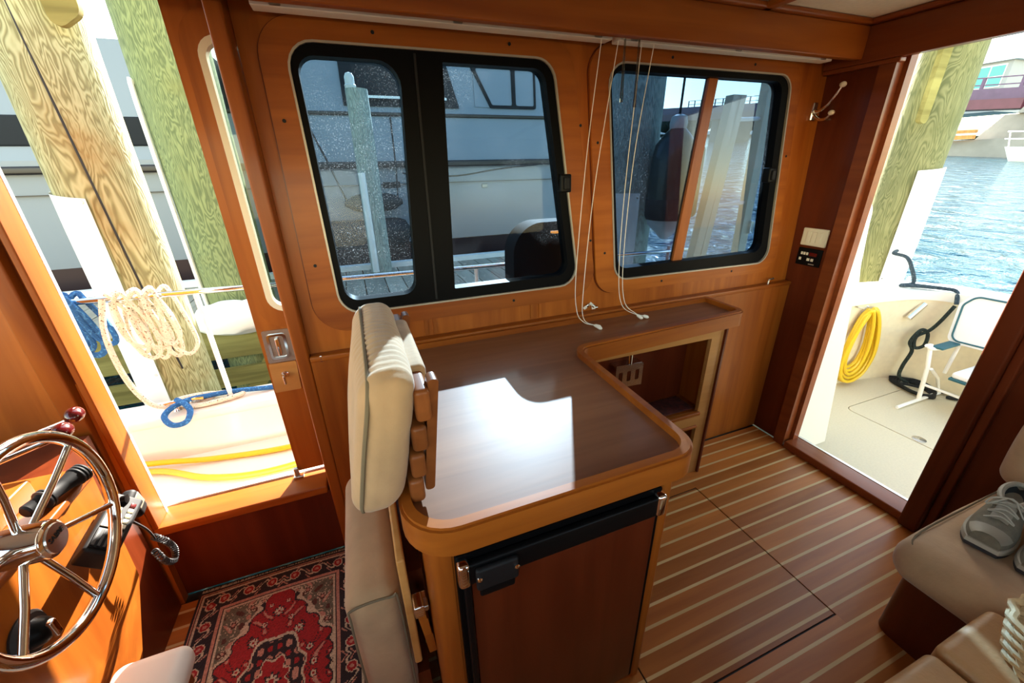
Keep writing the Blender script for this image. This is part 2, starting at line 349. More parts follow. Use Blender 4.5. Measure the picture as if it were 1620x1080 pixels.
W1F = rp([(-0.10, 1.928), (0.765, 1.928), (0.885, 1.10), (-0.088, 1.10)], 0.075); W2F = rp([(1.003, 1.935), (1.985, 1.935), (2.045, 1.083), (1.083, 1.095)], 0.07)
ws = thing('wall_starboard', 'varnished cherry cabin side wall with two sliding windows', 'wall', (1.0, 1.52, 0), kind='structure')
MB().plate([(-0.225, 0.93), (2.24, 0.93), (2.24, 2.16), (-0.225, 2.16)], [W1F, W2F], wall, 0.0, 0.035).build('upper_panel', 'wz', ws)
MB().prism([(1.468, 0.0), (1.50, 0.0), (1.50, 0.955), (1.478, 0.955)], -0.225, 2.24, 'x').build('lower_panel', 'wz', ws)
MB().soft(-0.225, 2.24, 1.470, 1.512, 0.940, 0.962, 0.006).build('ledge_moulding', 'wx', ws)
for x in (0.20, 0.235, 0.66, 0.70):
    MB().plate([(x, 0.965), (x + 0.012, 0.965), (x + 0.012, 1.035), (x, 1.035)], [], wall, -0.006, 0.0).build('panel_bead', 'wz', ws)
MB().plate([(-1.6, 0.0), (-0.874, 0.0), (-0.874, 2.16), (-1.6, 2.16)], [], wall, 0.0, 0.035).build('forward_panel', 'wz', ws)
MB().plate([(-0.874, 2.04), (-0.225, 2.04), (-0.225, 2.16), (-0.874, 2.16)], [], wall, 0.0, 0.035).build('door_header', 'wx', ws)
wa = thing('wall_aft', 'dark mahogany aft bulkhead beside the cockpit doorway', 'wall', (2.25, 1.4, 0), kind='structure')
MB().prism([(1.305, 0.0), (1.56, 0.0), (1.60, 2.16), (1.325, 2.16)], 2.24, 2.275, 'x').build('bulkhead_panel', 'red', wa)
MB().prism([(-0.95, 0.0), (0.61, 0.0), (0.61, 2.16), (-0.95, 2.16)], 2.24, 2.275, 'x').build('bulkhead_panel', 'red', wa)
MB().box(2.24, 2.275, 0.61, 1.32, 2.02, 2.16).build('bulkhead_header', 'redx', wa)
MB().soft(2.20, 2.24, 0.545, 0.575, 0.0, 1.98, 0.006).build('bulkhead_stile', 'red', wa)
d2 = thing('door_2', 'mahogany framed open doorway out to the sunny cockpit', 'doorway', (2.25, 0.97, 0), kind='structure')
MB().prism([(1.245, 0.0), (1.305, 0.0), (1.325, 1.99), (1.262, 1.99)], 2.205, 2.30, 'x').build('jamb', 'redx', d2)
MB().prism([(1.225, 0.0), (1.245, 0.0), (1.262, 1.985), (1.243, 1.985)], 2.255, 2.30, 'x').build('jamb_stop', 'redx', d2)
MB().soft(2.17, 2.30, 0.575, 0.645, 0.0, 1.98, 0.01).build('jamb', 'red', d2)
MB().soft(2.195, 2.31, 0.645, 1.235, 0.0, 0.045, 0.008).build('threshold', 'redx', d2)
MB().box(2.31, 2.325, 0.645, 1.235, -0.02, 0.046).build('threshold_strip', 'steel', d2)
wp = thing('wall_port', 'cherry port side of the cabin with a long window opening', 'wall', (0.4, -1.0, 0), kind='structure')
MB().prism([(-1.6, 0.0), (2.24, 0.0), (2.24, 2.16), (-1.6, 2.16)], -1.03, -0.99, 'y', holes=[rp([(-1.30, 1.20), (0.10, 1.20), (0.10, 1.86), (-1.30, 1.86)], 0.06), rp([(0.55, 1.20), (1.95, 1.20), (1.95, 1.86), (0.55, 1.86)], 0.06)]).build('side_panel', 'wz', wp)
wf = thing('wall_forward', 'cherry forward bulkhead with windshield openings', 'wall', (-1.6, 0.2, 0), kind='structure')
MB().prism([(-0.99, 0.0), (1.455, 0.0), (1.50, 2.16), (-0.99, 2.16)], -1.64, -1.60, 'x', holes=[rp([(-0.88, 1.0), (0.12, 1.0), (0.12, 1.98), (-0.88, 1.98)], 0.06), rp([(0.24, 1.0), (1.38, 1.0), (1.40, 1.98), (0.24, 1.98)], 0.06)]).build('bulkhead', 'wy', wf)
ce = thing('ceiling', 'cream vinyl headliner over the cabin', 'ceiling', (0.6, 0.4, 2.12), kind='structure')
MB().box(-1.64, 2.275, -1.03, 1.62, 2.16, 2.20).build('roof', 'gel', ce)
MB().box(-1.59, 2.235, -0.98, 1.44, 2.120, 2.158).build('headliner', 'ceil', ce)
MB().soft(1.555, 1.600, -0.95, 1.405, 2.100, 2.120, 0.006).build('batten', 'wy', ce)
t1 = thing('trim_1', 'long cherry header beam above the cabin windows', 'beam', (0.6, 1.46, 1.98), kind='structure')
MB().soft(-1.5, 2.195, 1.395, 1.43, 1.978, 2.10, 0.006).build('beam_face', 'wx', t1)
MB().box(-1.5, 2.195, 1.43, 1.44, 2.06, 2.12).build('beam_back', 'wx', t1)
MB().soft(-1.5, 2.195, 1.375, 1.43, 2.10, 2.12, 0.008).build('ceiling_strip', 'wx', t1)
t2 = thing('trim_2', 'dark cherry beam across the cabin above the cockpit doorway', 'beam', (2.21, 0.5, 1.96), kind='structure')
MB().soft(2.195, 2.24, -0.98, 1.56, 1.963, 2.10, 0.006).build('beam_face', 'redx', t2)
MB().soft(2.165, 2.24, -0.98, 1.43, 2.10, 2.12, 0.008).build('ceiling_strip', 'redx', t2)
MB().soft(2.20, 2.24, 1.25, 1.56, 1.945, 1.963, 0.004).build('corner_block', 'redx', t2)

# ---- windows
def latch(par, x, z):
    MB().soft(x - 0.022, x + 0.022, 0, 0, 0, 0, 0.001) if False else None
    m = MB().soft(x - 0.020, x + 0.026, -0.03, 0.012, z - 0.034, z + 0.034, 0.006).xf(lambda p: Vector(wall(p.x, p.z, p.y)))
    o = m.build('latch', 'black', par)
    MB().soft(x - 0.010, x + 0.012, -0.040, -0.028, z - 0.022, z + 0.022, 0.004).xf(lambda p: Vector(wall(p.x, p.z, p.y))).build('latch_tab', 'matte', o)
w1 = thing('window_1', 'black framed sliding window over the counter with water spots', 'window', (0.4, 1.52, 1.10), kind='structure')
MB().plate(rp([(-0.175, 1.992), (0.842, 1.992), (0.985, 1.033), (-0.182, 1.033)], 0.115, 9), [W1F], wall, -0.014, 0.002).build('surround', 'wx', w1)
MB().plate(rp([(-0.106, 1.934), (0.770, 1.934), (0.892, 1.094), (-0.094, 1.094)], 0.08), [rp([(-0.0995, 1.9275), (0.7635, 1.9275), (0.8845, 1.1005), (-0.0875, 1.1005)], 0.0735)], wall, -0.018, 0.0).build('gasket', 'alu', w1)
L1 = rp([(-0.080, 1.895), (0.222, 1.895), (0.186, 1.142), (-0.068, 1.142)], [0.05, 0.07, 0.05, 0.05]); R1 = rp([(0.362, 1.90), (0.735, 1.90), (0.845, 1.142), (0.335, 1.142)], [0.004, 0.05, 0.05, 0.004])
MB().plate(rp([(-0.0995, 1.9275), (0.7635, 1.9275), (0.8845, 1.1005), (-0.0875, 1.1005)], 0.0735), [L1, R1], wall, -0.010, 0.045).build('window_frame', 'anod', w1)
MB().plate([(0.268, 1.918), (0.276, 1.918), (0.262, 1.11), (0.254, 1.11)], [], wall, -0.014, -0.010).build('mullion_edge', 'matte', w1)
MB().plate([(-0.09, 1.91), (0.30, 1.91), (0.27, 1.12), (-0.08, 1.12)], [], wall, 0.030, 0.034).build('pane', 'g1', w1)
MB().plate([(0.30, 1.91), (0.75, 1.91), (0.86, 1.12), (0.27, 1.12)], [], wall, 0.018, 0.022).build('pane', 'g1', w1)
latch(w1, 0.815, 1.514)
MB().plate(rp([(-0.179, 1.996), (0.845, 1.996), (0.989, 1.029), (-0.186, 1.029)], 0.119, 9), [W1F], wall, -0.003, 0.001).build('surround_seam', 'red', w1)
w2 = thing('window_2', 'black framed sliding window near the cockpit doorway', 'window', (1.5, 1.52, 1.10), kind='structure')
MB().plate(rp([(0.912, 1.998), (2.045, 1.998), (2.115, 1.028), (0.985, 1.035)], 0.10, 9), [W2F], wall, -0.014, 0.002).build('surround', 'wx', w2)
MB().plate(rp([(0.997, 1.941), (1.991, 1.941), (2.052, 1.077), (1.077, 1.089)], 0.076), [rp([(1.0035, 1.9345), (1.9845, 1.9345), (2.0445, 1.0835), (1.0835, 1.0955)], 0.0695)], wall, -0.018, 0.0).build('gasket', 'alu', w2)
MB().plate(rp([(1.0035, 1.9345), (1.9845, 1.9345), (2.0445, 1.0835), (1.0835, 1.0955)], 0.0695), [rp([(1.018, 1.912), (1.945, 1.912), (1.995, 1.140), (1.100, 1.140)], 0.05)], wall, -0.008, 0.045).build('window_frame', 'anod', w2)
MB().plate([(1.537, 1.925), (1.585, 1.925), (1.488, 1.11), (1.432, 1.11)], [], wall, 0.018, 0.042).build('jamb_reflection_bar', 'wz', w2)  # solid wooden bar standing in for the door jamb's reflection in the pane
MB().plate([(1.01, 1.92), (1.56, 1.92), (1.46, 1.12), (1.09, 1.12)], [], wall, 0.030, 0.034).build('pane', 'g2', w2)
MB().plate([(1.56, 1.92), (1.96, 1.92), (2.01, 1.12), (1.46, 1.12)], [], wall, 0.022, 0.026).build('pane', 'g2', w2)
latch(w2, 1.955, 1.516)

MB().plate(rp([(0.908, 2.002), (2.048, 2.002), (2.119, 1.024), (0.981, 1.031)], 0.104, 9), [W2F], wall, -0.003, 0.001).build('surround_seam', 'red', w2)
for par, spots in ((w1, ((-0.145, 1.72), (-0.145, 1.28), (0.15, 1.965), (0.60, 1.965), (0.885, 1.72), (0.945, 1.28), (0.10, 1.062), (0.58, 1.062))), (w2, ((0.965, 1.66), (1.02, 1.22), (1.30, 1.967), (1.75, 1.967), (2.045, 1.60), (1.35, 1.058), (1.80, 1.058)))):
    for x, z in spots:
        p = Vector(wall(x, z, -0.0155)); MB().lathe([(0.0055, 0), (0.0055, 0.0016)], p, (0, 1, -0.055), 10).build('screw', 'matte', par)
# ---- side door
d1 = thing('door_1', 'open sliding side door with cherry frame and metal lock plate', 'door', (-0.5, 1.55, 0), kind='structure')
MB().soft(-0.270, -0.226, 1.475, 1.585, 0.0, 2.05, 0.008).build('post', 'wz', d1)
MB().soft(-0.876, -0.858, 1.488, 1.572, 0.37, 2.05, 0.005).build('jamb', 'wz', d1)
MB().box(-0.892, -0.876, 1.512, 1.56, 0.34, 2.05).build('jamb_groove', 'red', d1)
MB().soft(-0.945, -0.892, 1.478, 1.56, 0.30, 2.05, 0.006).build('jamb', 'wz', d1)
MB().box(-0.90, -0.858, 1.572, 1.585, 0.37, 2.05).build('jamb_edge', 'whitepaint', d1)
MB().soft(-0.875, -0.28, 1.485, 1.612, 0.335, 0.372, 0.006).build('sill', 'wx', d1)
MB().box(-0.87, -0.28, 1.612, 1.626, 0.33, 0.378).build('sill_edge', 'whitepaint', d1)
MB().box(-0.884, -0.226, 1.502, 1.54, 0.0, 0.335).build('step_face', 'red', d1)
dwo = [(-0.392, 0.40), (-0.10, 0.40), (-0.10, 2.06), (-0.392, 2.06)]
dfn = lambda u, v, w: (u, 1.595 + w, v)
DH = rp([(-0.325, 1.12), (-0.14, 1.12), (-0.14, 1.93), (-0.325, 1.93)], 0.05)
lf = MB().plate(dwo, [DH], dfn, 0.0, 0.038).build('door_leaf', 'wz', d1)
MB().plate(rp([(-0.368, 1.05), (-0.105, 1.05), (-0.105, 2.0), (-0.368, 2.0)], 0.09), [DH], dfn, -0.008, 0.0).build('door_surround', 'wz', lf)
MB().plate(rp([(-0.331, 1.114), (-0.134, 1.114), (-0.134, 1.936), (-0.331, 1.936)], 0.055), [rp([(-0.313, 1.132), (-0.148, 1.132), (-0.148, 1.918), (-0.313, 1.918)], 0.042)], dfn, -0.013, 0.02).build('door_gasket', 'cream', lf)
MB().plate([(-0.33, 1.11), (-0.13, 1.11), (-0.13, 1.94), (-0.33, 1.94)], [], dfn, 0.014, 0.018).build('door_pane', 'gclear', lf)
lp = MB().plate(rp([(-0.382, 0.915), (-0.288, 0.915), (-0.288, 1.045), (-0.378, 1.045)], 0.006), [], dfn, -0.006, 0.0).build('lock_plate', 'steel', d1)
MB().plate(rp([(-0.366, 0.93), (-0.304, 0.93), (-0.304, 1.03), (-0.366, 1.03)], 0.012), [rp([(-0.358, 0.938), (-0.312, 0.938), (-0.312, 1.022), (-0.358, 1.022)], 0.008)], dfn, -0.012, -0.006).build('pull_ring', 'chrome', lp)
MB().soft(-0.340, -0.328, 1.575, 1.587, 0.945, 1.015, 0.003).build('pull_bar', 'chrome', lp)
kp = MB().plate(rp([(-0.388, 0.79), (-0.296, 0.79), (-0.290, 0.912), (-0.384, 0.912)], 0.006), [], dfn, -0.007, 0.0).build('key_plate', 'light', d1)
MB().lathe([(0.012, 0), (0.014, 0.004), (0.009, 0.012), (0.006, 0.02), (0.003, 0.024)], (-0.338, 1.588, 0.862), (0, -1, 0), 14).build('lock_cylinder', 'chrome', kp)
MB().soft(-0.342, -0.334, 1.55, 1.566, 0.835, 0.872, 0.003).build('key', 'steel', kp)
rk = MB().soft(-0.412, -0.372, 1.575, 1.60, 0.374, 0.384, 0.003).build('door_stop', 'chrome', d1)
MB().soft(-0.405, -0.385, 1.578, 1.594, 0.384, 0.425, 0.004).build('stop_tab', 'steel', rk)

# ================================================================== COUNTER
CZ = 0.93
ct = thing('countertop', 'glossy cherry countertop with raised rim and sunlight patch', 'countertop', (0.35, 1.0, 0.90))
outl = [(0.0, 0.56), (0.70, 0.56), (0.715, 1.185), (1.625, 1.238), (1.625, 1.468), (0.0, 1.468)]
OUT = rp(outl, [0.10, 0.075, -1, 0.045, 0, 0], 8); 
# concave corner needs its own fillet
OUT = rp(outl, [0.10, 0.075, 0.05, 0.045, 0, 0], 8)
inl = [(0.020, 0.580), (0.680, 0.580), (0.695, 1.203), (1.605, 1.258), (1.605, 1.4685), (0.020, 1.4685)]
INN = rp(inl, [0.082, 0.058, 0.066, 0.03, 0, 0], 8)
MB().prism(OUT, 0.886, CZ).build('counter_slab', 'top', ct)
def rimpath(poly): return poly
inn2 = [(x, min(y, 1.4679)) for x, y in INN]
MB().plate(OUT, [rp([(0.020, 0.580), (0.680, 0.580), (0.695, 1.203), (1.605, 1.258), (1.605, 1.455), (0.020, 1.455)], [0.082, 0.058, 0.066, 0.03, 0, 0], 8)], lambda u, v, w: (u, v, w), CZ, 0.952).build('rim', 'wx', ct)
edge = [(x, y) for x, y in OUT]
MB().plate([(x, y) for x, y in rp([(-0.006, 0.554), (0.706, 0.554), (0.721, 1.179), (1.631, 1.232), (1.631, 1.466), (-0.006, 1.466)], [0.106, 0.08, 0.045, 0.05, 0, 0], 8)], [rp([(0.004, 0.564), (0.696, 0.564), (0.711, 1.189), (1.621, 1.242), (1.621, 1.462), (0.004, 1.462)], [0.096, 0.07, 0.054, 0.04, 0, 0], 8)], lambda u, v, w: (u, v, w), 0.882, 0.945).build('rim_apron', 'wx', ct)

cb = thing('counter_cabinet', 'cherry counter cabinet housing the refrigerator', 'cabinet', (0.35, 1.0, 0))
MB().prism(rp([(0.028, 0.592), (0.645, 0.592), (0.655, 1.466), (0.028, 1.466)], [0.05, 0.02, 0, 0], 8), 0.0, 0.884, holes=()).build('cabinet_body', 'wz', cb)
MB().prism(rp([(0.024, 0.588), (0.078, 0.588), (0.078, 0.64), (0.024, 0.64)], [0.045, 0, 0, 0], 8), 0.0, 0.885).build('corner_post', 'wz', cb)
MB().soft(0.615, 0.652, 0.584, 0.62, 0.0, 0.885, 0.012).build('corner_post', 'wz', cb)
rf = thing('refrigerator', 'built-in refrigerator with mahogany door panel and black frame', 'refrigerator', (0.34, 0.58, 0.05))
MB().prism(rp([(0.083, 0.058), (0.605, 0.058), (0.605, 0.853), (0.083, 0.853)], 0.006), 0.574, 0.59, 'y').build('door_frame', 'anod', rf)
MB().soft(0.112, 0.594, 0.570, 0.576, 0.068, 0.775, 0.002).build('door_panel', 'red', rf)
hs = MB().soft(0.090, 0.598, 0.556, 0.575, 0.778, 0.838, 0.007).build('handle_strip', 'black', rf)
MB().soft(0.118, 0.212, 0.543, 0.558, 0.768, 0.830, 0.007).build('latch_block', 'matte', hs)
MB().soft(0.125, 0.205, 0.548, 0.560, 0.742, 0.770, 0.006).build('latch_lip', 'black', hs)
for sx in (0.0, 1.0):
    x = 0.083 + sx * 0.497
    br = MB().soft(x, x + 0.026, 0.550, 0.578, 0.780, 0.846, 0.009).build('corner_bracket', 'chrome', rf)
MB().soft(0.094, 0.110, 0.560, 0.578, 0.068, 0.785, 0.005).build('door_edge', 'black', rf)
for x in (0.124, 0.206): MB().lathe([(0.006, 0), (0.006, 0.003), (0.003, 0.005)], (x, 0.543, 0.808), (0, -1, 0), 10).build('screw', 'chrome', rf)

sc = thing('shelf_cabinet', 'open cherry shelf cabinet under the counter ledge', 'cabinet', (1.1, 1.37, 0))
fo = [(0.66, 0.0), (1.562, 0.0), (1.562, 0.884), (0.66, 0.884)]
MB().prism(fo, 1.275, 1.295, 'y', holes=[[(0.74, 0.405), (1.492, 0.405), (1.492, 0.818), (0.74, 0.818)], [(0.74, 0.12), (1.502, 0.12), (1.502, 0.322), (0.74, 0.322)]]).build('face_frame', 'light', sc)
MB().box(1.535, 1.562, 1.295, 1.466, 0.0, 0.884).build('end_panel', 'wz', sc)
MB().box(1.562, 1.572, 1.262, 1.285, 0.0, 0.884).build('end_bead', 'red', sc)
MB().box(0.66, 1.535, 1.455, 1.466, 0.0, 0.884).build('back_panel', 'red', sc)
MB().box(0.66, 1.535, 1.295, 1.455, 0.385, 0.405).build('shelf', 'wx', sc)
MB().box(0.66, 1.535, 1.295, 1.455, 0.09, 0.118).build('shelf', 'wx', sc)
MB().soft(0.74, 1.50, 1.262, 1.285, 0.392, 0.412, 0.004).build('shelf_lip', 'wx', sc)
MB().soft(0.74, 1.50, 1.266, 1.285, 0.312, 0.328, 0.004).build('shelf_lip', 'wx', sc)
mb = thing('wire_bracket', 'pale metal bracket plate hanging inside the open shelf cabinet', 'bracket', (1.13, 1.40, 0.57))
slots = [rp([(1.075 + 0.048 * i, 0.605), (1.097 + 0.048 * i, 0.605), (1.097 + 0.048 * i, 0.66), (1.075 + 0.048 * i, 0.66)], 0.006, 3) for i in range(3)]
MB().prism([(1.058, 0.58), (1.215, 0.57), (1.215, 0.69), (1.058, 0.70)], 1.398, 1.404, 'y', holes=slots).build('plate', 'steel', mb)
MB().box(1.058, 1.21, 1.404, 1.454, 0.688, 0.694).build('flange', 'steel', mb)
MB().tube([(1.14, 1.41, 0.69), (1.14, 1.41, 0.79), (1.15, 1.44, 0.812)], 0.013, 10).build('spout', 'chrome', mb)
tag(MB().soft(1.05, 1.50, 1.31, 1.44, 0.405, 0.412, 0.003).build('carpet_piece', 'carpet'), 'dark red patterned carpet offcut on the cabinet shelf', 'carpet')
bag = thing('camera_bag', 'small black bag in the lower cubby of the shelf cabinet', 'bag', (1.42, 1.37, 0.118))
MB().soft(1.36, 1.49, 1.31, 1.43, 0.119, 0.24, 0.03, puff=0.006).build('bag_body', 'matte', bag)
MB().tube(smooth([(1.38, 1.37, 0.235), (1.40, 1.37, 0.275), (1.45, 1.37, 0.28), (1.47, 1.37, 0.235)], 5), 0.007, 6).build('bag_handle', 'blk', bag)

# ================================================================== COMPANION SEAT on the forward end of the counter
st = thing('companion_seat', 'beige suede companion seat with slatted wooden back', 'seat', (-0.05, 0.9, 0.05))
def lean(p):  # the back leans aft towards its top
    return (p.x + (p.z - 1.09) * 0.20, p.y, p.z)
def wrinkle(p):
    q = Vector(lean(p)); t = max(0, min(1, (p.z - 1.16) / 0.08)); q.z += 0.0016 * t * math.sin(p.y * 260 + 14 * p.x + 3 * mnoise.noise(p * 9))
    q.x += 0.004 * mnoise.noise(Vector((p.x * 6, p.y * 9, p.z * 9))); q.z -= 0.030 * max(0, (p.y - 0.66)) if False else 0
    return q
bc = MB().soft(-0.068, 0.036, 0.648, 1.14, 0.940, 1.245, 0.042, k=5, mid=60, puff=0.008, fn=wrinkle).build('back_cushion', 'suede', st, 60)
for y in (0.652,):
    MB().tube([lean(Vector(p)) for p in smooth([(-0.046, y + 0.014, 0.952), (-0.051, y - 0.001, 0.985), (-0.052, y - 0.003, 1.09), (-0.050, y + 0.000, 1.19), (-0.050, 0.685, 1.235), (-0.050, 0.80, 1.241), (-0.050, 0.95, 1.243), (-0.050, 1.10, 1.239)], 6)], 0.0042, 6).build('piping', 'piping', bc)
for z, x in ((1.165, 0.066), (1.092, 0.052), (1.028, 0.042), (0.966, 0.033)):
    zz = 0.036 if z > 1.1 else 0.030
    MB().soft(x - 0.013, x + 0.018, 0.662, 1.13, z - zz, z + zz, 0.010).build('slat', 'slat', st)
MB().prism(rp([(0.052, 0.956), (0.072, 0.956), (0.104, 1.215), (0.084, 1.215)], 0.008, 4), 0.672, 0.705, 'y').build('support_post', 'slat', st)
MB().prism(rp([(0.052, 0.956), (0.072, 0.956), (0.104, 1.215), (0.084, 1.215)], 0.008, 4), 1.06, 1.095, 'y').build('support_post', 'slat', st)
MB().soft(0.042, 0.092, 0.745, 1.05, 1.122, 1.212, 0.014, k=4, mid=6).build('strap_cover', 'suede', st)
sc2 = MB().soft(-0.160, -0.034, 0.665, 1.14, 0.18, 0.690, 0.045, k=5, mid=8, puff=0.006, fn=lambda p: (p.x + 0.004 * mnoise.noise(p * 7), p.y, p.z - 0.02 * max(0, (p.x + 0.1)))).build('seat_cushion', 'suede', st, 60)
MB().tube(smooth([(-0.150, 0.668, 0.25), (-0.152, 0.666, 0.45), (-0.150, 0.668, 0.64), (-0.143, 0.675, 0.672), (-0.06, 0.675, 0.672), (-0.042, 0.67, 0.64), (-0.042, 0.666, 0.25)], 6), 0.003, 6).build('piping', 'piping', sc2)
MB().soft(-0.032, -0.014, 0.640, 1.12, 0.45, 0.815, 0.005).build('seat_board', 'light', st)
MB().box(-0.014, 0.020, 0.70, 1.10, 0.62, 0.70).build('seat_bracket', 'red', st)
bk = MB().soft(-0.013, 0.010, 0.612, 0.652, 0.655, 0.690, 0.004).build('buckle', 'chrome', st)
MB().soft(-0.010, 0.020, 0.616, 0.640, 0.665, 0.681, 0.003).build('buckle_bar', 'steel', bk)
for i, (z0, z1) in enumerate(((0.60, 0.66), (0.54, 0.60), (0.47, 0.54))):
    MB().hexa([(-0.006 + 0.006*i, 0.642, z0), (0.012 + 0.006*i, 0.642, z0), (0.012 + 0.006*i, 0.66, z0), (-0.006 + 0.006*i, 0.66, z0), (-0.012 + 0.006*i, 0.642, z1), (0.008 + 0.006*i, 0.642, z1), (0.008 + 0.006*i, 0.66, z1), (-0.012 + 0.006*i, 0.66, z1)]).build('hinge_link', 'wz', st)
MB().box(-0.04, 0.0, 0.70, 1.10, 0.0, 0.30).build('seat_base', 'red', st)

# ================================================================== RUG
def rug():
    x0, x1, y0, y1 = -0.82, -0.20, 0.56, 1.47; nx, ny = 156, 228
    u = (np.arange(nx) + 0.5) / nx; v = (np.arange(ny) + 0.5) / ny
    X = np.abs(u - 0.5)[None, :] * (x1 - x0) * np.ones((ny, 1)); Y = np.abs(v - 0.5)[:, None] * (y1 - y0) * np.ones((1, nx))
    hx, hy = (x1 - x0) / 2, (y1 - y0) / 2; d = np.minimum(hx - X, hy - Y)
    s = np.where((hx - X) < (hy - Y), Y, X)                      # distance along the border
    navy = np.array((0.018, 0.012, 0.016)); red = np.array((0.33, 0.012, 0.014)); pink = np.array((0.50, 0.24, 0.17)); creamc = np.array((0.55, 0.46, 0.32)); sage = np.array((0.14, 0.13, 0.085)); brown = np.array((0.09, 0.03, 0.02))
    C = np.zeros((ny, nx, 3)); C[:] = red
    def put(mask, c): C[mask] = c
    def flower(cx, cy, r, cols, petals=6):
        dx, dy = X - cx, Y - cy; rr = np.hypot(dx, dy); an = np.arctan2(dy, dx)
        rad = r * (0.78 + 0.22 * np.cos(petals * an)); 
        for f, c in zip((1.0, 0.72, 0.36), cols): put(rr < rad * f, c)
    # field edge: stepped, pointed outline
    fx, fy = hx - 0.115, hy - 0.115
    e = X / fx + np.maximum(0, Y - 0.10) / (fy - 0.04) * 0.95 + 0.05 * np.sin(Y * 95) * (X > 0.03) + 0.03 * np.cos(X * 120)
    corner = (e > 1.0)
    put(corner, sage); put(np.abs(e - 1.0) < 0.045, creamc); put(np.abs(e - 0.94) < 0.02, navy)
    sw = np.sin(X * 70 + 2.5 * np.sin(Y * 34)) * np.sin(Y * 52 + 1.8 * np.cos(X * 44))
    put(corner & (sw > 0.62), pink); put(corner & (sw < -0.66), brown); put(corner & (np.abs(sw - 0.1) < 0.06), creamc)
    for cx, cy, r in ((0.155, 0.26, 0.022), (0.17, 0.16, 0.018), (0.10, 0.31, 0.020), (0.06, 0.325, 0.014)):
        flower(cx, cy, r, (creamc, brown, pink))
    # flowers on the red field
    inner = e < 0.9; sw2 = np.sin(X * 64 + 2.2 * np.sin(Y * 40)) * np.cos(Y * 46 + 1.4 * np.sin(X * 60))
    put(inner & (np.abs(sw2 - 0.55) < 0.06), navy); put(inner & (sw2 > 0.86), pink)
    for cx, cy, r in ((0.075, 0.16, 0.022), (0.0, 0.255, 0.024), (0.115, 0.075, 0.018), (0.045, 0.215, 0.014), (0.13, 0.02, 0.016), (0.03, 0.29, 0.010)):
        flower(cx, cy, r, (navy, creamc, red), 8)
    # central medallion
    m = np.hypot(X / 0.105, Y / 0.165) + 0.07 * np.cos(8 * np.arctan2(Y, X)); put(m < 1.0, creamc); put(m < 0.93, navy); put(m < 0.50, creamc); put(m < 0.45, red)
    sw3 = np.sin(X * 105) * np.sin(Y * 88 + 1.0); put((m < 0.9) & (m > 0.52) & (sw3 > 0.45), pink); put((m < 0.9) & (m > 0.52) & (sw3 < -0.6), red)
    flower(0, 0, 0.034, (navy, creamc, red), 8)
    # borders
    put(d < 0.115, creamc); put(d < 0.108, navy); put(d < 0.104, pink); put(d < 0.092, navy)
    ph = (s / 0.085) % 1.0; bc_ = np.hypot((ph - 0.5) * 0.085, d - 0.055)
    vine = np.abs((d - 0.055) - 0.018 * np.sin(2 * np.pi * s / 0.085)); bord = (d < 0.092) & (d > 0.020)
    put(bord & (vine < 0.0035), creamc); put(bord & (np.abs(vine - 0.014) < 0.003) & (np.sin(s * 150) > 0.2), pink)
    put(bord & (bc_ < 0.020), creamc); put(bord & (bc_ < 0.016), red); put(bord & (bc_ < 0.007), pink)
    put(d < 0.022, creamc); put(d < 0.017, brown); put((d < 0.013), pink); put(d < 0.006, navy)
    rng = np.random.default_rng(3); C *= rng.uniform(0.75, 1.2, (ny, nx, 1))
    xs = np.linspace(x0, x1, nx + 1); ys = np.linspace(y0, y1, ny + 1)
    gx, gy = np.meshgrid(xs, ys); gz = 0.009 + 0.0015 * np.sin(gx * 9 + 1) * np.sin(gy * 7) + rng.uniform(0, 0.0010, gx.shape)
    vs = np.stack([gx + 0.004 * np.sin(gy * 8), gy + 0.004 * np.sin(gx * 9), gz], 2).reshape(-1, 3)
    i = (np.arange(ny)[:, None] * (nx + 1) + np.arange(nx)[None]).reshape(-1); fs = np.stack([i, i + 1, i + nx + 2, i + nx + 1], 1)
    n0 = len(vs); ring = list(range(nx + 1)) + [r * (nx+1) + nx for r in range(1, ny + 1)] + [ny*(nx+1) + c for c in range(nx - 1, -1, -1)] + [r*(nx+1) for r in range(ny - 1, 0, -1)]
    low = vs[ring].copy(); low[:, 2] = 0.001; vs = np.vstack([vs, low]); faces = [tuple(q) for q in fs.tolist()]
    k = len(ring); faces += [(ring[(a+1) % k], ring[a], n0 + a, n0 + (a+1) % k) for a in range(k)]
    me = bpy.data.meshes.new('pile'); me.from_pydata([(a + 0.51, b - 1.0, c) for a, b, c in vs.tolist()], [], faces)
    at = me.attributes.new('weave', 'FLOAT_COLOR', 'FACE'); cols = np.ones((len(faces), 4)); cols[:nx*ny, :3] = C.reshape(-1, 3); cols[nx*ny:, :3] = navy
    at.data.foreach_set('color', cols.reshape(-1).astype(np.float32)); me.update()
    m, nn, l, b = newmat('rug_wool'); an = N(nn, 'ShaderNodeAttribute', attribute_name='weave'); l.new(an.outputs['Color'], b.inputs['Base Color']); b.inputs['Roughness'].default_value = 0.95; b.inputs['Sheen Weight'].default_value = 0.2
    r = thing('oriental_rug', 'red and navy floral oriental rug on the floor by the step', 'rug', (-0.51, 1.0, 0.0))
    o = bpy.data.objects.new('pile', me); COL.objects.link(o); o.parent = r; me.materials.append(m)
    fb = MB()
    for a in range(150):
        x = x0 + 0.004 + (x1 - x0 - 0.008) * a / 149; dx = random.uniform(-0.004, 0.004)
        fb.tube([(x, y1 + 0.001, 0.007), (x + dx, y1 + 0.014, 0.003)], 0.0016, 4)
    fo = fb.build('fringe', 'white', r); fo['kind'] = 'stuff'
rug()

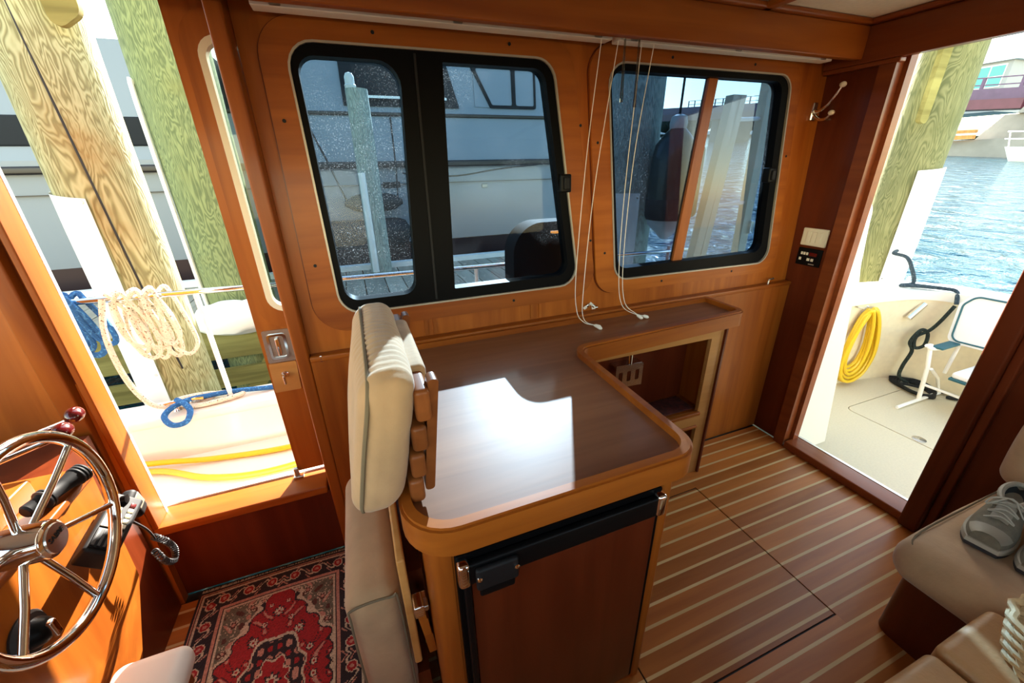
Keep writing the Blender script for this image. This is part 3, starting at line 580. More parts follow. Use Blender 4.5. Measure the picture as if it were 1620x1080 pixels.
# ================================================================== HELM
hc = thing('helm_console', 'cherry helm console with sloping face below the dash', 'console', (-1.05, 0.7, 0))
MB().prism([(-1.45, 0.0), (-0.90, 0.0), (-0.755, 0.50), (-0.735, 0.872), (-1.45, 0.872)], 0.10, 1.15, 'y').xf(lambda p: p).build('console_body', 'wz', hc)
MB().soft(-1.45, -0.725, 0.10, 1.165, 0.872, 0.890, 0.005).build('dash_top', 'wy', hc)
MB().soft(-1.42, -0.80, 0.30, 1.085, 0.890, 0.935, 0.006).build('instrument_plinth', 'wy', hc)
MB().box(-1.45, -0.885, 1.152, 1.450, 0.0, 0.83).build('side_locker', 'red', hc)
sw = thing('steering_wheel', 'polished stainless six-spoke steering wheel', 'steering wheel', (-0.615, 0.80, 0.77))
WC = Vector((-0.615, 0.801, 0.969)); RW = 0.189
MB().tube([WC + Vector((0.0, RW * math.cos(t), RW * math.sin(t))) for t in [2*math.pi*i/72 for i in range(72)]], 0.0115, 14, True).build('rim', 'chrome', sw)
for i in range(6):
    t = math.radians(36 + 60 * i); dv = Vector((0, math.cos(t), math.sin(t)))
    MB().tube([WC + Vector((-0.030, 0, 0)) + dv * 0.028, WC + Vector((-0.012, 0, 0)) + dv * 0.11, WC + dv * (RW - 0.004)], 0.0062, 10).build('spoke', 'chrome', sw)
hub = MB().lathe([(0.030, -0.13), (0.034, -0.12), (0.036, -0.05), (0.036, 0.0), (0.034, 0.006), (0.028, 0.009), (0.0, 0.010)], WC, (1, 0, 0), 28).build('hub', 'chrome', sw)
cap = MB().lathe([(0.028, 0.0095), (0.027, 0.0125), (0.0, 0.0132)], WC, (1, 0, 0), 28).build('hub_cap', 'steel', sw)
fc = bpy.data.curves.new('hub_text', 'FONT'); fc.body = 'SABRE'; fc.size = 0.0135; fc.extrude = 0.0004; fc.align_x = 'CENTER'; fc.align_y = 'CENTER'
to = bpy.data.objects.new('hub_text', fc); COL.objects.link(to); bpy.context.view_layer.update()
tm = bpy.data.meshes.new_from_object(to.evaluated_get(bpy.context.evaluated_depsgraph_get())); bpy.data.objects.remove(to)
tm.transform(Matrix(((0, 0, 1, 0), (1, 0, 0, 0), (0, 1, 0, 0), (0, 0, 0, 1)))); tm.transform(Matrix.Translation(WC + Vector((0.0136, 0, 0.006)) - Vector((-0.615, 0.80, 0.77))))
lo = bpy.data.objects.new('lettering', tm); COL.objects.link(lo); lo.parent = cap; tm.materials.append(M['matte'])
th = thing('engine_throttle', 'chrome twin-lever throttle with burgundy knobs on the dash', 'throttle', (-0.92, 0.93, 0.935))
MB().lathe([(0.075, 0), (0.078, 0.012), (0.070, 0.022), (0.0, 0.024)], (-0.91, 0.99, 0.935), (0, 0, 1), 24).build('base_flange', 'chrome', th)
MB().lathe([(0.066, 0.024), (0.066, 0.045), (0.058, 0.07), (0.04, 0.086), (0.0, 0.092)], (-0.91, 0.99, 0.935), (0, 0, 1), 24).build('dome', 'chrome', th)
for i, (y, kx, ky, kz) in enumerate(((0.94, -0.775, 1.20, 0.985), (1.04, -0.79, 1.285, 0.985))):
    lv = MB().tube(smooth([(-0.90, y, 0.99), (-0.86, y + 0.07, 1.005), (kx - 0.01, ky - 0.03, kz - 0.004)], 5), 0.007, 10).build('lever', 'chrome', th)
    MB().ell((kx, ky, kz), (0.021, 0.030, 0.020), 18, 10, Matrix.Rotation(0.3, 3, 'Z')).build('knob', 'redknob', lv)
vr = thing('vhf_radio', 'black marine radio with handset on the helm console face', 'radio', (-0.70, 1.03, 0.70))
def radx(p):   # radio box tilted with the console face, turned a little
    c = Vector((-0.688, 1.040, 0.772)); q = Matrix.Rotation(0.12, 3, 'X') @ Matrix.Rotation(-0.75, 3, 'Y') @ p; return c + q
MB().soft(-0.03, 0.028, -0.085, 0.085, -0.034, 0.034, 0.008).xf(radx).build('radio_body', 'matte', vr)
sg = MB().soft(0.028, 0.032, -0.078, -0.025, -0.028, 0.028, 0.002).xf(radx).build('speaker_grille', 'black', vr)
for k in range(5): MB().box(0.032, 0.035, -0.074, -0.030, -0.024 + k*0.011, -0.019 + k*0.011).xf(radx).build('grille_bar', 'rubber', sg)
MB().soft(0.028, 0.031, -0.020, 0.042, 0.002, 0.027, 0.002).xf(radx).build('display', 'alu', vr)
for k in range(4): MB().soft(0.028, 0.033, -0.017 + k*0.016, -0.006 + k*0.016, -0.022, -0.010, 0.002).xf(radx).build('button', 'cream', vr)
MB().soft(0.028, 0.034, 0.046, 0.058, -0.022, -0.010, 0.002).xf(radx).build('button', 'redled', vr)
MB().lathe([(0.010, 0), (0.011, 0.012), (0.0, 0.013)], radx(Vector((0.028, 0.064, 0.012))), (1, 0, 0), 14).build('dial', 'black', vr)
hm = MB().soft(-0.018, 0.016, -0.024, 0.024, -0.042, 0.042, 0.014, k=4).xf(lambda p: Vector((-0.70, 1.172, 0.735)) + Matrix.Rotation(0.25, 3, 'X') @ p).build('handset', 'matte', vr)
MB().soft(0.013, 0.018, -0.016, 0.016, -0.012, 0.03, 0.003).xf(lambda p: Vector((-0.70, 1.172, 0.735)) + Matrix.Rotation(0.25, 3, 'X') @ p).build('handset_grille', 'shoel', hm)
cc = []; ax = [Vector(p) for p in smooth([(-0.71, 1.12, 0.75), (-0.69, 1.15, 0.66), (-0.69, 1.165, 0.60)], 8)]
MB().tube(ax, 0.0035, 6).build('cable', 'rubber', vr)
loop = smooth([(-0.69, 1.165, 0.61), (-0.688, 1.20, 0.55), (-0.688, 1.215, 0.50), (-0.690, 1.195, 0.475), (-0.692, 1.165, 0.51), (-0.695, 1.15, 0.57)], 40)
for i, p in enumerate(loop):
    a = i * 0.9; cc.append(p + Vector((0.008 * math.cos(a), 0.008 * math.sin(a) * 0.8, 0.004 * math.sin(a))))
MB().tube(cc, 0.0028, 5).build('coil_cord', 'rubber', vr)
fl2 = thing('flashlight', 'black ribbed flashlight lying on the dash edge', 'flashlight', (-0.75, 1.08, 0.89))
a0, dv = Vector((-0.765, 0.985, 0.912)), Vector((0.06, 0.16, 0.0)).normalized()
MB().lathe([(0.012, 0), (0.016, 0.004), (0.016, 0.03), (0.018, 0.033), (0.018, 0.05), (0.016, 0.053), (0.016, 0.085), (0.021, 0.105), (0.022, 0.13), (0.018, 0.132), (0.0, 0.126)], a0, dv, 18).build('flashlight_body', 'matte', fl2)
for h in (0.035, 0.042, 0.11, 0.118, 0.125): MB().lathe([(0.018, 0), (0.0235, 0.001), (0.0235, 0.004), (0.018, 0.005)], a0 + dv * h, dv, 18).build('grip_ring', 'rubber', fl2)
jk = thing('thruster_control', 'round black thruster control knob on the console face', 'control', (-0.72, 0.815, 0.70))
MB().lathe([(0.044, 0), (0.046, 0.006), (0.040, 0.012), (0.0, 0.013)], (-0.741, 0.815, 0.742), (1, 0, 0), 24).build('bezel', 'rubber', jk)
MB().lathe([(0.028, 0.012), (0.030, 0.016), (0.024, 0.032), (0.012, 0.04), (0.0, 0.041)], (-0.741, 0.815, 0.742), (1, 0, 0), 20).build('control_knob', 'black', jk)
MB().soft(-0.704, -0.692, 0.807, 0.823, 0.722, 0.762, 0.004).build('control_grip', 'chrome', jk)
pad = thing('helm_chair', 'white vinyl helm chair cushion end beside the rug', 'seat', (-0.60, 0.55, 0.0))
MB().soft(-0.745, -0.575, 0.10, 0.925, 0.38, 0.45, 0.03, k=5, mid=4, puff=0.004).build('seat_cushion', 'vinyl', pad, 60)
MB().soft(-0.735, -0.585, 0.12, 0.88, 0.35, 0.381, 0.004).build('seat_board', 'wy', pad)
MB().lathe([(0.12, 0), (0.12, 0.02), (0.04, 0.04), (0.035, 0.35)], (-0.66, 0.38, 0.0), (0, 0, 1), 20).build('pedestal', 'steel', pad)

# ================================================================== FIXTURES
hk = thing('coat_hook', 'double chrome coat hook with white ball tips on the cabin wall by the doorway', 'hook', (2.185, 1.55, 1.75))
MB().soft(2.168, 2.198, 1.540, 1.557, 1.755, 1.835, 0.006).build('hook_plate', 'chrome', hk)
for pts, kr in (([(2.183, 1.545, 1.800), (2.180, 1.52, 1.795), (2.178, 1.485, 1.815), (2.176, 1.458, 1.850), (2.175, 1.435, 1.892)], 0.014), ([(2.183, 1.545, 1.785), (2.180, 1.51, 1.760), (2.178, 1.475, 1.760), (2.176, 1.455, 1.782)], 0.0135)):
    sm_ = smooth(pts, 5); pr = MB().tube(sm_, [0.009 - 0.004 * i / len(sm_) for i in range(len(sm_))], 10).build('hook_arm', 'chrome', hk)
    MB().ell(pts[-1], (kr, kr, kr * 0.85), 14, 8).build('hook_ball', 'cream', pr)
sp = thing('switch_plate', 'cream three-rocker light switch on the dark bulkhead', 'switch', (2.237, 1.41, 1.165))
MB().soft(2.229, 2.241, 1.345, 1.475, 1.165, 1.255, 0.006, k=4).build('switch_cover', 'cream', sp)
for k in range(3): MB().soft(2.224, 2.231, 1.372 + 0.026*k, 1.396 + 0.026*k, 1.182, 1.238, 0.002).build('rocker', 'cream', sp)
tp = thing('thermostat', 'black control panel with small red display under the light switch', 'thermostat', (2.237, 1.41, 1.06))
MB().soft(2.231, 2.241, 1.350, 1.475, 1.062, 1.152, 0.003).build('panel_face', 'black', tp)
MB().box(2.2295, 2.2315, 1.372, 1.412, 1.115, 1.132).build('display', 'redled', tp)
for y, z, w in ((1.418, 1.117, 0.010), (1.432, 1.117, 0.010), (1.446, 1.117, 0.010), (1.448, 1.088, 0.012), (1.404, 1.088, 0.014), (1.384, 1.088, 0.014)): MB().box(2.2295, 2.2315, y, y + w, z, z + 0.014).build('button', 'cream', tp)
MB().box(2.2300, 2.2312, 1.375, 1.405, 1.070, 1.075).build('badge', 'alu', tp)
wk = thing('wall_knob', 'small chrome wall knob beside the side door post', 'knob', (-0.19, 1.50, 0.93))
MB().lathe([(0.008, 0), (0.010, 0.004), (0.006, 0.010), (0.006, 0.02), (0.012, 0.028), (0.012, 0.036), (0.0, 0.040)], (-0.188, 1.509, 0.95), (0, -1, 0), 14).build('knob_stem', 'chrome', wk)
wk2 = thing('window_catch', 'small brass catch on the ledge below the aft window', 'catch', (2.08, 1.49, 0.962))
MB().tube([(2.075, 1.488, 0.962), (2.075, 1.488, 0.985), (2.11, 1.488, 0.988)], 0.005, 8).build('catch_pin', 'steel', wk2)
def blind(x0, x1, label, cords, wands):
    b = thing('window_blind', label, 'blind', ((x0 + x1) / 2, 1.5, 1.98), 'raised window blinds')
    MB().soft(x0, x1, 1.462, 1.515, 1.980, 2.032, 0.003).build('headrail', 'cream', b)
    n = max(2, int((x1 - x0) / 0.45))
    for k in range(n + 1):
        x = x0 + 0.06 + (x1 - x0 - 0.12) * k / n; MB().soft(x - 0.014, x + 0.014, 1.455, 1.468, 1.982, 2.0, 0.003).build('clip', 'clear', b)
    for pts in cords:
        c = MB().tube(smooth(pts, 8), 0.0016, 5).build('pull_cord', 'cord', b); e = Vector(pts[-1]); d = (e - Vector(pts[-2])).normalized()
        MB().lathe([(0.003, 0), (0.0075, 0.008), (0.008, 0.026), (0.004, 0.032)], e, d, 10).build('tassel', 'cord', c)
    for x, z in wands: MB().tube([(x, 1.452, 1.985), (x + 0.002, 1.450, z)], [0.0035, 0.006], 8).build('wand', 'clear', b)
blind(-0.16, 0.955, 'raised cream blind headrail above the large window over the counter',
      [[(0.915, 1.47, 1.985), (0.885, 1.482, 1.6), (0.85, 1.46, 1.15), (0.845, 1.43, 1.0), (0.865, 1.40, 0.955), (0.90, 1.375, 0.945)], [(0.985, 1.47, 1.985), (0.93, 1.482, 1.5), (0.885, 1.45, 1.1), (0.868, 1.41, 0.97), (0.905, 1.37, 0.945)]], [(1.0, 1.79)])
blind(0.985, 2.10, 'raised cream blind headrail above the aft window with hanging cords',
      [[(1.14, 1.47, 1.985), (1.105, 1.48, 1.6), (1.085, 1.46, 1.2), (1.08, 1.42, 1.02), (1.12, 1.385, 0.965), (1.16, 1.38, 0.948)], [(1.085, 1.47, 1.985), (1.075, 1.48, 1.5), (1.06, 1.45, 1.15), (1.07, 1.42, 1.0), (1.13, 1.385, 0.955)]], [(1.06, 1.775)])
for k, (x, z, r) in enumerate(((0.935, 0.985, 0.9), (0.965, 0.990, -0.7), (0.98, 0.975, 0.2))):
    c = thing('cord_clip', 'small white and brass cord cleat on the wall between the windows', 'cleat', (x, 1.50, z), 'cord cleats between the windows')
    MB().lathe([(0.007, -0.014), (0.007, 0.004)], (x, 1.500, z), (math.cos(r), -0.5, math.sin(r)), 10).build('clip_body', 'cord', c); MB().lathe([(0.0075, 0.004), (0.0075, 0.014)], (x, 1.500, z), (math.cos(r), -0.5, math.sin(r)), 10).build('clip_end', 'steel', c)

# ================================================================== SETTEE CORNER
sb = thing('settee', 'dark mahogany L-shaped settee with rounded corner', 'settee', (1.9, 0.0, 0))
MB().prism(rp([(1.56, -0.9), (2.19, -0.9), (2.19, 0.40), (1.56, 0.40)], [0, 0, 0, 0.05], 6), 0.0, 0.30).build('base_panel', 'red', sb)
MB().prism([(0.35, -0.9), (1.56, -0.9), (1.56, 0.10), (0.35, 0.10)], 0.0, 0.30).build('base_panel', 'red', sb)
def cush(name, mt, x0, x1, y0, y1, z0, z1, label, r=0.05, puff=0.008):
    t = thing(name, label, 'cushion', ((x0+x1)/2, (y0+y1)/2, z0))
    c = MB().soft(x0, x1, y0, y1, z0, z1, r, k=5, mid=8, puff=puff, fn=lambda p: (p.x, p.y, p.z + 0.004 * mnoise.noise(p * 6))).build('cover', mt, t, 60)
    return t, c
t, c = cush('settee_cushion', 'suede', 1.465, 2.16, -0.85, 0.425, 0.308, 0.462, 'beige suede settee cushion carrying the pair of grey sneakers', 0.07)
MB().tube(smooth([(1.49, 0.36, 0.437), (1.55, 0.405, 0.447), (1.85, 0.408, 0.450), (2.12, 0.408, 0.447)], 6), 0.003, 6).build('piping', 'piping', c)
t, c = cush('settee_back_cushion', 'suede', 2.06, 2.185, -0.85, 0.44, 0.475, 0.82, 'beige suede settee back cushion against the aft bulkhead', 0.05)
t, c = cush('leather_cushion', 'leather', 1.190, 1.452, -0.75, 0.192, 0.308, 0.462, 'short tan leather settee cushion under the wicker basket', 0.022, 0.003)
MB().tube([(1.215, 0.165, 0.455), (1.44, 0.165, 0.455)], 0.003, 6).build('seam', 'piping', c)
t, c = cush('leather_cushion', 'leather', 0.42, 1.172, -0.75, 0.192, 0.308, 0.462, 'long tan leather settee cushion facing the refrigerator', 0.022, 0.003)
MB().tube([(0.46, 0.165, 0.455), (1.15, 0.165, 0.455)], 0.003, 6).build('seam', 'piping', c)
def shoe(loc, ang, label, flip):
    t = thing('sneaker', label, 'shoe', loc, 'pair of grey sneakers'); R = Matrix.Rotation(ang, 3, 'Z'); L = 0.295
    hw = lambda u: 0.052 * (math.sin(math.pi * min(1, 0.08 + u * 0.92)) ** 0.42) * (1.0 - 0.30 * u + 0.06 * math.sin(u * 6)) + 0.004   # u: 0 toe, 1 heel
    hh = lambda u: 0.040 + 0.062 * (max(0, min(1, (u - 0.12) / 0.55))) ** 1.2 + (0.012 if u > 0.9 else 0)
    W = lambda x, y, z: Vector(loc) + R @ Vector((x, y * flip, z))
    def so(z0, z1, k):
        pts = []; n = 22
        for i in range(n + 1):
            u = i / n; pts.append((u * L, hw(u) * k))
        for i in range(n, -1, -1):
            u = i / n; pts.append((u * L, -hw(u) * k))
        return MB().plate(pts, [], lambda a, b, w: W(a - L/2, b, w + (0.012 * max(0, 0.25 - a / L) * 4 if True else 0)), z0, z1)
    so(0.0, 0.012, 1.06).build('outsole', 'rubber', t); so(0.012, 0.030, 1.10).build('midsole', 'sole', t)
    vs = []; fs = []; n, m = 22, 16
    for i in range(n + 1):
        u = i / n
        for j in range(m + 1):
            a = math.pi * j / m; y = hw(u) * math.cos(a) * (1.0 if abs(math.cos(a)) > 0.5 else 0.96); z = 0.026 + hh(u) * (math.sin(a) ** 0.65)
            if 0.50 < u < 0.97: z = min(z, 0.026 + hh(u) * (0.90 - 0.10 * math.sin((u - 0.5) / 0.47 * math.pi)))
            vs.append(W(u * L - L/2, y, z + 0.012 * max(0, 0.25 - u) * 4))
    for i in range(n):
        for j in range(m): fs.append((i*(m+1)+j, i*(m+1)+j+1, (i+1)*(m+1)+j+1, (i+1)*(m+1)+j))
    fs.append(tuple(range(m + 1))[::-1]); fs.append(tuple(n*(m+1)+j for j in range(m + 1)))
    up = MB().add(vs, fs).build('upper', 'shoe', t, 50)
    z = lambda u: 0.026 + hh(u)
    op = [W(L * (0.735 + 0.20 * math.cos(a)) - L/2, 0.030 * math.sin(a), z(0.735) - 0.006 + 0.010 * math.cos(a)) for a in [2*math.pi*i/24 for i in range(24)]]
    MB().tube(op, 0.008, 8, True).build('collar', 'shoel', up)
    MB().add([p + Vector((0, 0, -0.004)) for p in op] + [sum(op, Vector()) / 24 + Vector((0, 0, -0.035))], [(i, (i+1) % 24, 24) for i in range(24)]).build('lining', 'dark', up)
    MB().add(*(lambda g: (g, [(i*5+j, i*5+j+1, (i+1)*5+j+1, (i+1)*5+j) for i in range(5) for j in range(4)]))([W(L*(0.30 + 0.052*i) - L/2, 0.020 * (j - 2) / 2, z(0.30 + 0.052*i) + 0.006 - 0.003*abs(j-2)) for i in range(6) for j in range(5)])).build('tongue', 'shoel', t)
    for i in range(6):
        u = 0.31 + 0.05 * i; s = 1 if i % 2 else -1
        MB().tube(smooth([W(u*L - L/2, -0.030 * s, z(u) - 0.008), W(u*L + 0.006 - L/2, 0, z(u) + 0.011), W((u + 0.04)*L - L/2, 0.030 * s, z(u + 0.04) - 0.008)], 4), 0.0026, 6).build('lace', 'sole', t)
    for s in (-1, 1):
        MB().tube(smooth([W(0.60*L - L/2, 0, z(0.6) + 0.006), W(0.52*L - L/2, 0.035*s, z(0.5) + 0.010), W(0.46*L - L/2, 0.040*s, z(0.45) - 0.004), W(0.56*L - L/2, 0.010*s, z(0.56) + 0.012)], 5), 0.0024, 6).build('lace_bow', 'sole', t)
    MB().add(*(lambda g: (g, [(i*7+j, i*7+j+1, (i+1)*7+j+1, (i+1)*7+j) for i in range(4) for j in range(6)]))([W(L*(0.0 + 0.05*i) - L/2 - 0.001, 1.02*hw(0.05*i) * math.cos(math.pi*(j+1)/8), 0.027 + 1.03*hh(0.05*i) * math.sin(math.pi*(j+1)/8)**0.65 + 0.012*max(0, 0.25 - 0.05*i)*4) for i in range(5) for j in range(7)])).build('toe_cap', 'shoel', t)
shoe((1.775, 0.318, 0.462), 0.16, 'grey mesh sneaker lying nearer the cockpit doorway on the beige cushion', 1)
shoe((1.785, 0.195, 0.462), 0.08, 'grey mesh sneaker lying nearer the wicker basket on the beige cushion', -1)
bs = thing('wicker_basket', 'round woven wicker basket on the tan leather cushion', 'basket', (1.36, 0.045, 0.465))
bm_ = MB()
for ring in range(9):
    z = 0.474 + 0.014 * ring; r = 0.085 + 0.003 * ring
    MB().tube([(1.36 + (r + 0.005 * math.sin(12*a + math.pi * ring)) * math.cos(a), 0.045 + (r + 0.005 * math.sin(12*a + math.pi * ring)) * math.sin(a), z) for a in [2*math.pi*i/60 for i in range(60)]], 0.0075, 6, True).build('woven_band', 'wick', bs)
MB().lathe([(0.08, 0), (0.08, 0.006)], (1.36, 0.045, 0.466), (0, 0, 1), 24).build('basket_base', 'wick', bs)

# ================================================================== OUR BOAT OUTSIDE
def wz(x, y): return -0.5 + 0.02 * x + 0.07 * y            # the boat sits heeled, so level water slopes in its frame
sd = thing('side_deck', 'white fibreglass side deck outside the side door', 'deck', (0, 1.9, 0.25), kind='structure')
MB().box(-3.0, 2.28, 1.628, 2.06, 0.25, 0.30).build('deck_plate', 'gel', sd)
MB().prism([(2.05, 0.28), (2.09, 0.28), (2.15, 0.47), (2.11, 0.48)], -3.0, 2.28, 'x').build('bulwark_face', 'gel', sd)
MB().prism(rp([(2.10, 0.46), (2.30, 0.46), (2.30, 0.505), (2.10, 0.505)], 0.015, 4), -3.0, 2.28, 'x').build('bulwark_cap', 'gel', sd)
MB().prism([(2.28, -0.7), (2.30, -0.7), (2.30, 0.46), (2.26, 0.46)], -3.0, 2.28, 'x').build('topside', 'gel', sd)
MB().box(-3.0, 2.28, 1.628, 1.66, 0.30, 0.36).build('cabin_foot', 'gel', sd)
rl = thing('guard_rail', 'polished stainless guard rail along the side deck', 'rail', (0, 2.2, 0.5))
MB().tube([(-2.6, 2.2, 1.11), (-0.5, 2.2, 1.072), (1.0, 2.2, 1.045), (2.25, 2.2, 1.02)], 0.0135, 12).build('rail_tube', 'chrome', rl)
for x in (-2.3, -0.735, 0.62, 2.0):
    p = MB().tube([(x, 2.2, 0.505), (x, 2.2, 1.06)], 0.0115, 10).build('stanchion', 'whitepaint', rl); MB().lathe([(0.03, 0), (0.03, 0.008), (0.014, 0.02)], (x, 2.2, 0.505), (0, 0, 1), 14).build('stanchion_foot', 'chrome', p)
def coil(name, label, mat, x0, x1, y, zt, zb, turns, r, seed, tail=None):
    rnd = random.Random(seed); pts = []
    for k in range(turns):
        xc = x0 + (x1 - x0) * (k + 0.5) / turns; w = 0.03 + rnd.uniform(0, 0.025); zb_k = zb + rnd.uniform(0, 0.10); sh = 0.05 * (zb_k - zb) / 0.1 + rnd.uniform(0, 0.03)
        for j in range(8):
            a = 2 * math.pi * j / 8; s = 0.5 - 0.5 * math.cos(a)
            pts.append((xc + w * math.sin(a) * (0.4 + s) + sh * s, y + 0.026 * math.cos(a * 0.5) * (1 if k % 2 else -1) * (1 - s) - 0.03 * s + rnd.uniform(-0.006, 0.006), zt + 0.026 - (zt + 0.026 - zb_k) * s))
    if tail: pts += tail
    return tag(MB().tube(smooth(pts, 4), r, 7).build(name, mat), label, 'rope')
coil('rope_coil', 'blue dock line coiled over the stainless rail', 'blue', -1.29, -1.15, 2.2, 1.09, 0.80, 6, 0.011, 3)
coil('rope_coil', 'cream flecked dock line coiled over the stainless rail', 'white', -1.06, -0.84, 2.2, 1.085, 0.78, 8, 0.0092, 5)
tag(MB().tube(smooth([(-1.06, 2.17, 1.09), (-1.08, 2.13, 0.95), (-1.07, 2.10, 0.80), (-1.06, 2.12, 0.66), (-1.03, 2.15, 0.56), (-0.96, 2.18, 0.522), (-0.86, 2.19, 0.52), (-0.80, 2.22, 0.535), (-0.90, 2.25, 0.53), (-0.97, 2.20, 0.54), (-0.88, 2.15, 0.522), (-0.76, 2.16, 0.522), (-0.68, 2.20, 0.522), (-0.78, 2.24, 0.525), (-0.93, 2.23, 0.53)], 6), 0.012, 8).build('mooring_line', 'white'), 'cream mooring line hanging from the rail onto the white bulwark cap', 'rope')
tag(MB().tube(smooth([(-0.42, 2.22, 0.52), (-0.55, 2.21, 0.52), (-0.70, 2.21, 0.535), (-0.82, 2.19, 0.545), (-0.90, 2.17, 0.55), (-0.96, 2.12, 0.545), (-0.98, 2.075, 0.525), (-0.94, 2.03, 0.50), (-0.89, 2.04, 0.50), (-0.88, 2.09, 0.53), (-0.91, 2.13, 0.555), (-0.95, 2.17, 0.56)], 6), 0.013, 8).build('mooring_line', 'blue'), 'blue mooring line looped around the deck cleat', 'rope')
cl = thing('deck_cleat', 'chrome deck cleat on the white bulwark cap', 'cleat', (-0.93, 2.17, 0.505))
MB().tube([(-1.02, 2.17, 0.545), (-0.98, 2.17, 0.550), (-0.88, 2.17, 0.550), (-0.84, 2.17, 0.545)], 0.009, 8).build('horn', 'chrome', cl)
for x in (-0.96, -0.90): MB().lathe([(0.018, 0), (0.010, 0.015), (0.010, 0.045)], (x, 2.17, 0.505), (0, 0, 1), 10).build('cleat_leg', 'chrome', cl)
tag(MB().tube(smooth([(-2.2, 1.98, 0.316), (-1.5, 2.00, 0.316), (-1.07, 1.97, 0.316), (-0.8, 1.82, 0.316), (-0.55, 1.76, 0.316), (-0.2, 1.80, 0.316), (0.3, 1.86, 0.316), (0.55, 1.92, 0.316), (0.40, 1.99, 0.316), (0.0, 1.97, 0.316), (-0.45, 1.92, 0.316), (-0.8, 1.96, 0.316), (-1.2, 2.015, 0.340), (-1.9, 2.02, 0.316)], 8), 0.0135, 8).build('deck_hose', 'hose'), 'yellow garden hose lying along the white side deck', 'hose')
vc = thing('vent_cowl', 'black rounded vent cowl on the side deck outside the large window', 'vent', (0.83, 1.75, 0.30))
MB().prism(rp([(0.66, 0.30), (1.02, 0.30), (1.02, 1.345), (0.66, 1.345)], [0, 0, 0.10, 0.14], 10), 1.70, 1.82, 'y').build('cowl_body', 'cowl', vc)
MB().soft(0.84, 0.93, 1.694, 1.70, 1.29, 1.305, 0.002).build('cowl_trim', 'chrome', vc)
bl = thing('reflection_posts', 'cream posts and bars standing in for a reflection in the aft window', 'reflection', (2.4, 2.14, 0.5))  # posts, bars and latch modelled solid in place of a reflection in the glass
for (xb, xt, zt, w) in ((2.115, 2.285, 1.95, 0.030), (2.180, 2.335, 1.95, 0.024), (2.60, 2.56, 2.05, 0.034)):
    MB().hexa([(xb - w, 2.11, 0.505), (xb + w, 2.11, 0.505), (xb + w, 2.17, 0.505), (xb - w, 2.17, 0.505), (xt - w, 2.11, zt), (xt + w, 2.11, zt), (xt + w, 2.17, zt), (xt - w, 2.17, zt)]).build('reflected_post', 'gelc', bl)
for z in (0.80, 1.31, 1.82): MB().tube([(2.20 + 0.1 * (z - 0.8), 2.14, z), (2.60, 2.14, z + 0.012)], 0.012, 8).build('reflected_bar', 'whitepaint', bl)
MB().soft(2.596, 2.63, 2.085, 2.11, 1.11, 1.20, 0.006).build('reflected_latch', 'chrome', bl)
ff = thing('hanging_fender', 'large hanging fender in black cover outside the aft window', 'fender', (2.03, 2.33, 1.08))
MB().lathe([(0.02, -0.06), (0.035, -0.05), (0.06, -0.02), (0.125, 0.04), (0.140, 0.10)], (2.035, 2.30, 1.15), (0, 0, 1), 24).build('fender_end', 'fendw', ff)
MB().lathe([(0.140, 0.10), (0.146, 0.2), (0.142, 0.45), (0.125, 0.54), (0.08, 0.60), (0.05, 0.63)], (2.035, 2.30, 1.15), (0, 0, 1), 24).build('fender_body', 'fendg', ff)
MB().lathe([(0.05, 0.63), (0.055, 0.66), (0.045, 0.70), (0.02, 0.71)], (2.035, 2.30, 1.15), (0, 0, 1), 20).build('fender_cap', 'fendw', ff)
MB().lathe([(0.138, 0.075), (0.150, 0.10), (0.152, 0.20), (0.148, 0.21)], (2.035, 2.30, 1.15), (0, 0, 1), 24).build('cover_pouch', 'fend', ff)
MB().soft(2.105, 2.185, 2.175, 2.27, 1.24, 1.68, 0.03, k=3).build('cover_sleeve', 'fend', ff)
MB().tube([(2.035, 2.30, 1.85), (2.04, 2.30, 2.4)], 0.008, 6).build('lanyard', 'blk', ff)

# cockpit
ck = thing('cockpit_floor', 'cream non-skid cockpit sole aft of the doorway', 'floor', (3.2, 0.3, -0.12), kind='structure')
LID = rp([(3.17, 0.25), (3.98, 0.25), (3.98, 1.447), (3.17, 1.447)], 0.05, 5)
LIDO = rp([(3.164, 0.244), (3.986, 0.244), (3.986, 1.453), (3.164, 1.453)], 0.056, 5)
MB().plate([(2.28, -1.2), (4.20, -1.2), (4.20, 1.80), (2.28, 1.80)], [LIDO], lambda u, v, w: (u, v, w), -0.12, -0.10).build('sole', 'nonskid', ck)
MB().box(3.10, 4.05, 0.2, 1.5, -0.14, -0.121).build('hatch_gutter', 'gelc', ck)
hl = thing('cockpit_hatch', 'large cream hatch lid in the cockpit sole under the chair', 'hatch', (3.57, 0.85, -0.12))
MB().plate(LID, [], lambda u, v, w: (u, v, w), -0.119, -0.099).build('lid', 'nonskid', hl)
dr = MB().lathe([(0.036, 0), (0.036, 0.003), (0.030, 0.004), (0.0, 0.0045)], (3.21, 1.03, -0.099), (0, 0, 1), 24).build('lift_ring', 'steel', hl); MB().soft(3.195, 3.225, 1.022, 1.038, -0.0955, -0.0935, 0.001).build('ring_bar', 'chrome', dr)
co = thing('cockpit_coaming', 'cream cockpit coaming with white gunwale cap', 'coaming', (3.2, 1.7, -0.1), kind='structure')
inner = [(2.32, 1.77), (2.62, 1.76), (3.0, 1.745), (3.5, 1.71), (3.85, 1.655), (4.02, 1.575), (4.10, 1.44), (4.13, 1.2), (4.14, 0.6), (4.14, -1.2)]
ip = [(p.x, p.y) for p in smooth([(a, b, 0) for a, b in inner], 4)]
def off(path, d):
    out = []
    for i, p in enumerate(path):
        a = Vector(path[max(0, i-1)]); b = Vector(path[min(len(path)-1, i+1)]); t = (b - a).normalized(); out.append((p[0] - t.y * d, p[1] + t.x * d))
    return out
